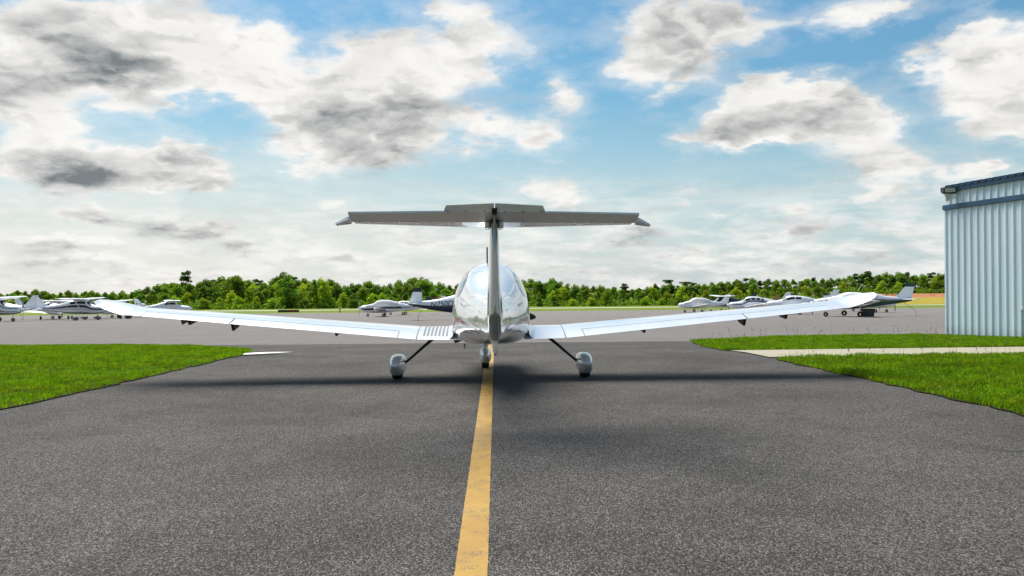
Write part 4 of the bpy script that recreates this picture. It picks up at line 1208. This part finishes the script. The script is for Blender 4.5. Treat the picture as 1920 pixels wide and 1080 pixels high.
def parked(label, px, D, rz, kind='low', top=None, belly=None, belly_a=200, stripes=(), fin='swept', fincol=None, cap=None, reg=None, cover=False, pants=False, glass=True, prop=90, blades=2, group="aeroplanes parked on the apron", name="parked_aeroplane", nwin=2, drop=0.0, regcol=None, regy=-2.9, regsize=.34, under=False, hump=0.0):
    top = top or W_
    x = (px - 960) * D / F; z = gz(x, D)
    E = empty(name, (x, D, z), R(rz)); tag(E, label, "aeroplane", group)
    base = HIGH if kind == 'high' else LOW
    B = Body([(y, w0, zb - (drop if y > -4 else 0), zt + (hump if -1.5 < y < .6 else 0), .85, .85, .06 if kind == 'low' else .02) for y, w0, zb, zt in base])
    ms = [top, belly or top]
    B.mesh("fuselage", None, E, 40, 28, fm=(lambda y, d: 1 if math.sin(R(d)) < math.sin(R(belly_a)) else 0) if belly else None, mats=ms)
    for (m_, d0, d1) in stripes:
        for sg in (1, -1):
            B.strip("stripe", m_, E, [(y, *( (d0 * q, d1 * q) if sg > 0 else (180 - d0 * q, 180 - d1 * q))) for y, q in ((-4.9, .6), (-3.0, 1), (0, 1), (2.3, 1))], .006)
    hi = kind == 'high'
    zw = 2.27 if hi else .78 - drop
    for sg in (1, -1):
        if hi: secs = [(.0 * sg, .45, -1.15, zw, .13, 1.5, 1.5), (2.7 * sg, .42, -1.15, zw + .07, .12, 1.5, 1.2), (5.4 * sg, .28, -.85, zw + .13, .10, 1.5, 0), (5.5 * sg, .15, -.75, zw + .13, .03, 1.5, 0)]
        else: secs = [(.35 * sg, .85, -.95, zw, .14, 5, 2), (1.0 * sg, .75, -.90, zw + .05, .14, 5, 2), (4.95 * sg, .55, -.55, zw + .46, .11, 5, 0), (5.05 * sg, .40, -.45, zw + .48, .04, 5, 0)]
        wing_loft("wing", W_ if top in (NAVY,) else top, E, secs, n=8, sub=2)
        st = [(.05 * sg, -4.15, -5.0, 1.27, .09, 0, 0), (1.65 * sg, -4.45, -5.05, 1.29, .08, 0, 0)]
        if fin != 'vtail': wing_loft("tailplane", W_, E, st, n=5, sub=1)
        if hi:
            MB().tube([(.52 * sg, .0, .85 if hi else 1), (2.65 * sg, -.05, zw)], .045, 6).build("wing_strut", top, E)
    fc = fincol or top
    if fin == 'vtail':
        for sg in (1, -1):
            v_ = MB(); wing_loft(None, None, None, [(.05 * sg, -3.9, -4.95, 1.35, .09, 33, 0), (1.15 * sg, -4.45, -5.1, 2.25, .07, 33, 0)], n=5, sub=1, mb=v_)
            v_.build("v_tail", fc, E, smooth=True, sharp=30)
    else:
        O = {'swept': [(1.32, -3.5, -5.02), (1.6, -3.95, -5.08), (2.55, -4.75, -5.32)], 'straight': [(1.32, -4.05, -5.05), (2.50, -4.45, -5.15)],
             'mooney': [(1.32, -3.8, -5.10), (1.55, -3.98, -4.92), (2.48, -4.02, -4.58)]}[fin]
        if hi: O = [(z_ + .15, a - .15, b_ - .15) for z_, a, b_ in O]
        zt = O[-1][0]; zc_ = zt - .32 if cap else zt
        def ev(z_):
            for a, b_ in zip(O, O[1:]):
                if z_ <= b_[0] + 1e-6:
                    t_ = (z_ - a[0]) / (b_[0] - a[0]); return (z_, a[1] + (b_[1] - a[1]) * t_, a[2] + (b_[2] - a[2]) * t_, .075)
        fin_loft("fin", fc, E, [ev(q[0]) for q in O if q[0] < zc_ - .01] + [ev(zc_)], sub=2)
        if cap: fin_loft("fin_cap", cap, E, [ev(zc_), ev(zt)], sub=1)
    if glass and not cover:
        for sg in (1, -1):
            def aa(d): return d if sg > 0 else 180 - d
            if hi: ws = [(-1.35, -.75), (-.65, .25)]
            elif nwin == 4: ws = [(-1.75, -1.35), (-1.22, -.75), (-.62, -.10), (0.0, .55)]
            else: ws = [(-1.1, -.5), (-.40, .45)]
            for a, b_ in ws: B.strip("window", PARKGL, E, [(a, aa(26), aa(50)), (b_, aa(26), aa(50))], .008, 3)
        B.strip("windshield", PARKGL, E, [(.42, 45, 135), (.62, 40, 140), (.86, 40, 140)], .008, 3)
    if cover:
        CB = Body([(y, w0 + .035, 1.15 - drop, zt + hump + .05, .6, .85, .06) for y, w0, zb, zt in base if -2.1 < y < 1.8] + [(-2.1, .44, 1.15, 1.84, .6, .9, .05), (1.75, .47, 1.15, 1.44, .6, .9, 0)])
        CB.mesh("canopy_cover", COVER, E, 30, 28)
    if prop is not None:
        yp = base[-1][0]; zp = (base[-1][2] + base[-1][3]) / 2
        MB().rev([(0, .30), (.07, .24), (.13, .10), (.15, 0)], (0, yp, zp), 'Y', 14).build("spinner", W_, E, smooth=True)
        for k in range(blades):
            a = R(prop + 360 / blades * k); d_ = Vector((math.cos(a), 0, math.sin(a))); s_ = Vector((-math.sin(a), .5, math.cos(a))).normalized()
            q = MB(); v = []
            for r_, hw in ((.1, .05), (.4, .08), (.75, .07), (.93, .03)):
                c_ = Vector((0, yp + .1, zp)) + d_ * r_
                v += [c_ - s_ * hw, c_ + Vector((0, .02, 0)), c_ + s_ * hw, c_ - Vector((0, .02, 0))]
            q.add(v, [(i * 4 + j, i * 4 + (j + 1) % 4, i * 4 + 4 + (j + 1) % 4, i * 4 + 4 + j) for i in range(3) for j in range(4)] + [(12, 13, 14, 15), (3, 2, 1, 0)])
            q.build("propeller_blade", GREYP, E)
    # landing gear
    gx = 1.25 if hi else 1.55
    for (wx, wy, r_) in ((gx, -.45, .21), (-gx, -.45, .21), (0, 1.55 if not hi else 1.45, .18)):
        MB().rev([(r_ * .45, -.07), (r_ * .9, -.075), (r_, -.04), (r_, .04), (r_ * .9, .075), (r_ * .45, .07)], (wx, wy, r_), 'X', 18).build("wheel", M_TYRE, E, smooth=True)
        if pants: pant((wx, wy), .85, .24, .34, .08, "wheel_pant", GREYP, E)
        top_p = (wx * (.42 if hi else 1.0), wy, .8 - (drop if not hi else 0))
        MB().tube([(wx * (1 if hi else .98), wy, r_), top_p], .035, 6).build("gear_leg", W_, E)
    MB().tube([(0, -.9, 1.98 if not hi else 2.3), (0, -1.15, 2.30 if not hi else 2.6)], .012, 4).build("antenna", W_, E)
    if reg:
        for dg in (8, 172): flank_text(B, reg, regsize, regy, dg, "registration", regcol or NAVY, E, .03, .18 if dg < 90 else .18)
    return E

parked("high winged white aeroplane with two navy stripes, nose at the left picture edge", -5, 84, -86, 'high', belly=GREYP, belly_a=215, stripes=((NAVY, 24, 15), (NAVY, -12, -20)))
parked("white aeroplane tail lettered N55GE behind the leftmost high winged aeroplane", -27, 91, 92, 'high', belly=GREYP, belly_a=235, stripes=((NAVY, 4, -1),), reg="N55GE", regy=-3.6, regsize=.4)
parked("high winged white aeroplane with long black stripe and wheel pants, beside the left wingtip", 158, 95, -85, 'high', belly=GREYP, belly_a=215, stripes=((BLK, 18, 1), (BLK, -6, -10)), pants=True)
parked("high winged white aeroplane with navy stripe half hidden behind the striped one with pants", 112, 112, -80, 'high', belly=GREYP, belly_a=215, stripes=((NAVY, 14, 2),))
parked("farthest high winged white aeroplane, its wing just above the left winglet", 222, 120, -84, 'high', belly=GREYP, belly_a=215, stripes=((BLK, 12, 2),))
parked("low winged white aeroplane seen end on between the two leftmost fuselages", 104, 106, 12, 'low', fin='swept')
parked("low winged white aeroplane seen end on behind the left winglet", 208, 109, -8, 'low', fin='straight', prop=None)
parked("white aeroplane with a V shaped tail showing above the left wing", 268, 128, 4, 'low', fin='vtail')
parked("small high winged white aeroplane with dark windows showing above the left wing", 326, 127, -62, 'high', belly=GREYP, belly_a=215)
parked("white low winged aeroplane with cloth cover and N205KK on a dark band", 713, 107, 96, 'low', cover=True, stripes=((BLK, 10, -14),), reg="N205KK", regcol=W_, regy=-3.25, regsize=.40, fin='mooney', drop=.1)
parked("white low winged aeroplane with a dark red fin cap behind the covered aeroplane", 752, 126, 90, 'low', cap=REDP, stripes=((REDP, 5, 0),))
parked("navy and white aeroplane lettered N750D, its black capped fin nearest the fuselage", 889, 66, -91, 'low', belly=NAVY, belly_a=182, cap=BLK, fin='mooney', reg="N750D", regy=-2.45, regsize=.60, drop=.12, stripes=((GOLD, -3, -6),), blades=2)
parked("aeroplane with a plain navy fin showing right behind the black capped fin", 868, 120, -92, 'low', fincol=NAVY, stripes=((NAVY, 5, -5),))
parked("aeroplane with a plain white swept fin left of the fuselage", 904, 110, -92, 'low', fin='swept', reg="N42K", regy=-3.2)
parked("small white low winged aeroplane under a cloth cover, first on the right", 1303, 124, 99, 'low', cover=True, hump=.05, prop=None)
parked("dark navy high winged aeroplane with a white wing, second on the right", 1351, 128, 92, 'high', top=NAVY, belly=W_, belly_a=222)
parked("white aeroplane with four side windows and a navy stripe on the right", 1404, 104, 96, 'low', belly=W_, stripes=((NAVY, 22, 10),), nwin=4, prop=88, hump=.05)
parked("white aeroplane with a dark nose underside and tall plain white fin", 1480, 90, 93, 'low', belly=UNDER, belly_a=205, stripes=((BLK, -14, -24),), fin='swept', reg="N43", regy=-2.3, nwin=2, hump=-.05)
parked("aeroplane with a navy capped white fin behind the dark nosed one", 1421, 127, 90, 'low', cap=NAVY)
parked("aeroplane with a small golden brown fin behind the navy capped fin", 1398, 138, 90, 'low', fincol=BRN)
parked("aeroplane with a dark capped white fin just left of the right wingtip", 1614, 120, -90, 'low', cap=BLK)
parked("green and white low winged aeroplane with a green capped fin nearest the hangar", 1586, 66, 90, 'low', belly=GRN, belly_a=168, cap=GRN, fin='swept', cover=True, stripes=((GOLD, 5, 0),), prop=90, reg="N8217W", regcol=W_, regy=-1.9, regsize=.3, hump=-.22)
parked("white aeroplane with nose to the right behind the green and white one", 1638, 105, -90, 'low', stripes=((GREYP, 5, 0),), hump=.05)

# plastic tote under the green aeroplane, boxes, chocks and tie down ropes
def tote(px, D, w0, d0, h0, m_, label, rz=0):
    x = (px - 960) * D / F; e = empty("storage_bin", (x, D, gz(x, D)), R(rz)); tag(e, label, "bin")
    b = MB(); v = [(-w0 * .44, -d0 * .44, .02), (w0 * .44, -d0 * .44, .02), (w0 * .44, d0 * .44, .02), (-w0 * .44, d0 * .44, .02), (-w0 / 2, -d0 / 2, h0 * .86), (w0 / 2, -d0 / 2, h0 * .86), (w0 / 2, d0 / 2, h0 * .86), (-w0 / 2, d0 / 2, h0 * .86)]
    b.add(v, [(3, 2, 1, 0), (4, 5, 6, 7), (0, 1, 5, 4), (1, 2, 6, 5), (2, 3, 7, 6), (3, 0, 4, 7)])
    for k in (-.3, 0, .3): b.box((w0 * k, -d0 * .475, h0 * .42), (.04, .03, h0 * .75))
    b.build("tub", m_, e); MB().box((0, 0, h0 * .93), (w0 * 1.06, d0 * 1.06, h0 * .13), bev=.02).build("lid", m_, e)
M_BIN = plain("dark_plastic", (.02, .03, .032), .5)
tote(1627, 64.5, .80, .55, .60, M_BIN, "dark plastic bin standing under the green aeroplane's tail")
tote(240, 106, .60, .5, .42, M_BIN, "low black bin on the apron below the left wing")
def rope(pts, label):
    P = []
    for px, D, h in pts:
        x = (px - 960) * D / F; P.append((x, D, gz(x, D) + h))
    tag(MB().tube(P, .014, 5).build("tie_down_rope", M_STALK), label, "rope")
rope([(1694, 66, 1.05), (1716, 66, .4), (1718, 66, .01)], "slack rope tying down the green capped tail by the hangar")
rope([(792, 66, .85), (784, 66, .42), (783.5, 66, .01)], "rope tying down the tail of the navy and white aeroplane")
rope([(36, 90, 1.0), (42, 89, .02)], "rope tying down the tail lettered N55GE")
# low runway signs and a marker post beyond the apron
def sign(px, D, wd, face, label):
    x = (px - 960) * D / F; e = empty("runway_sign", (x, D, gz(x, D) - .03)); tag(e, label, "sign")
    MB().box((0, 0, .42), (wd, .25, .5), bev=.03).build("sign_box", M_BLACK, e)
    MB().box((0, -.128, .42), (wd - .12, .02, .40)).build("sign_face", face, e)
    for k in (-.4, .4): MB().tube([(wd * k, 0, 0), (wd * k, 0, .2)], .04, 8).build("leg", M_STEEL, e)
sign(530, 176, 1.95, M_BLACK, "low black sign board at the apron's far edge")
sign(550, 177, 2.3, plain("sign_red", (.20, .02, .015), .5), "low dark red sign board right of the black one")
x = (637 - 960) * 178 / F; e = empty("marker_post", (x, 178, gz(x, 178) - .03)); tag(e, "short black marker post on the grass strip beyond the apron", "post")
MB().tube([(0, 0, 0), (0, 0, .62)], .10, 10).build("post", M_BLACK, e); MB().box((0, 0, .70), (.42, .3, .2), bev=.03).build("head", M_BLACK, e)
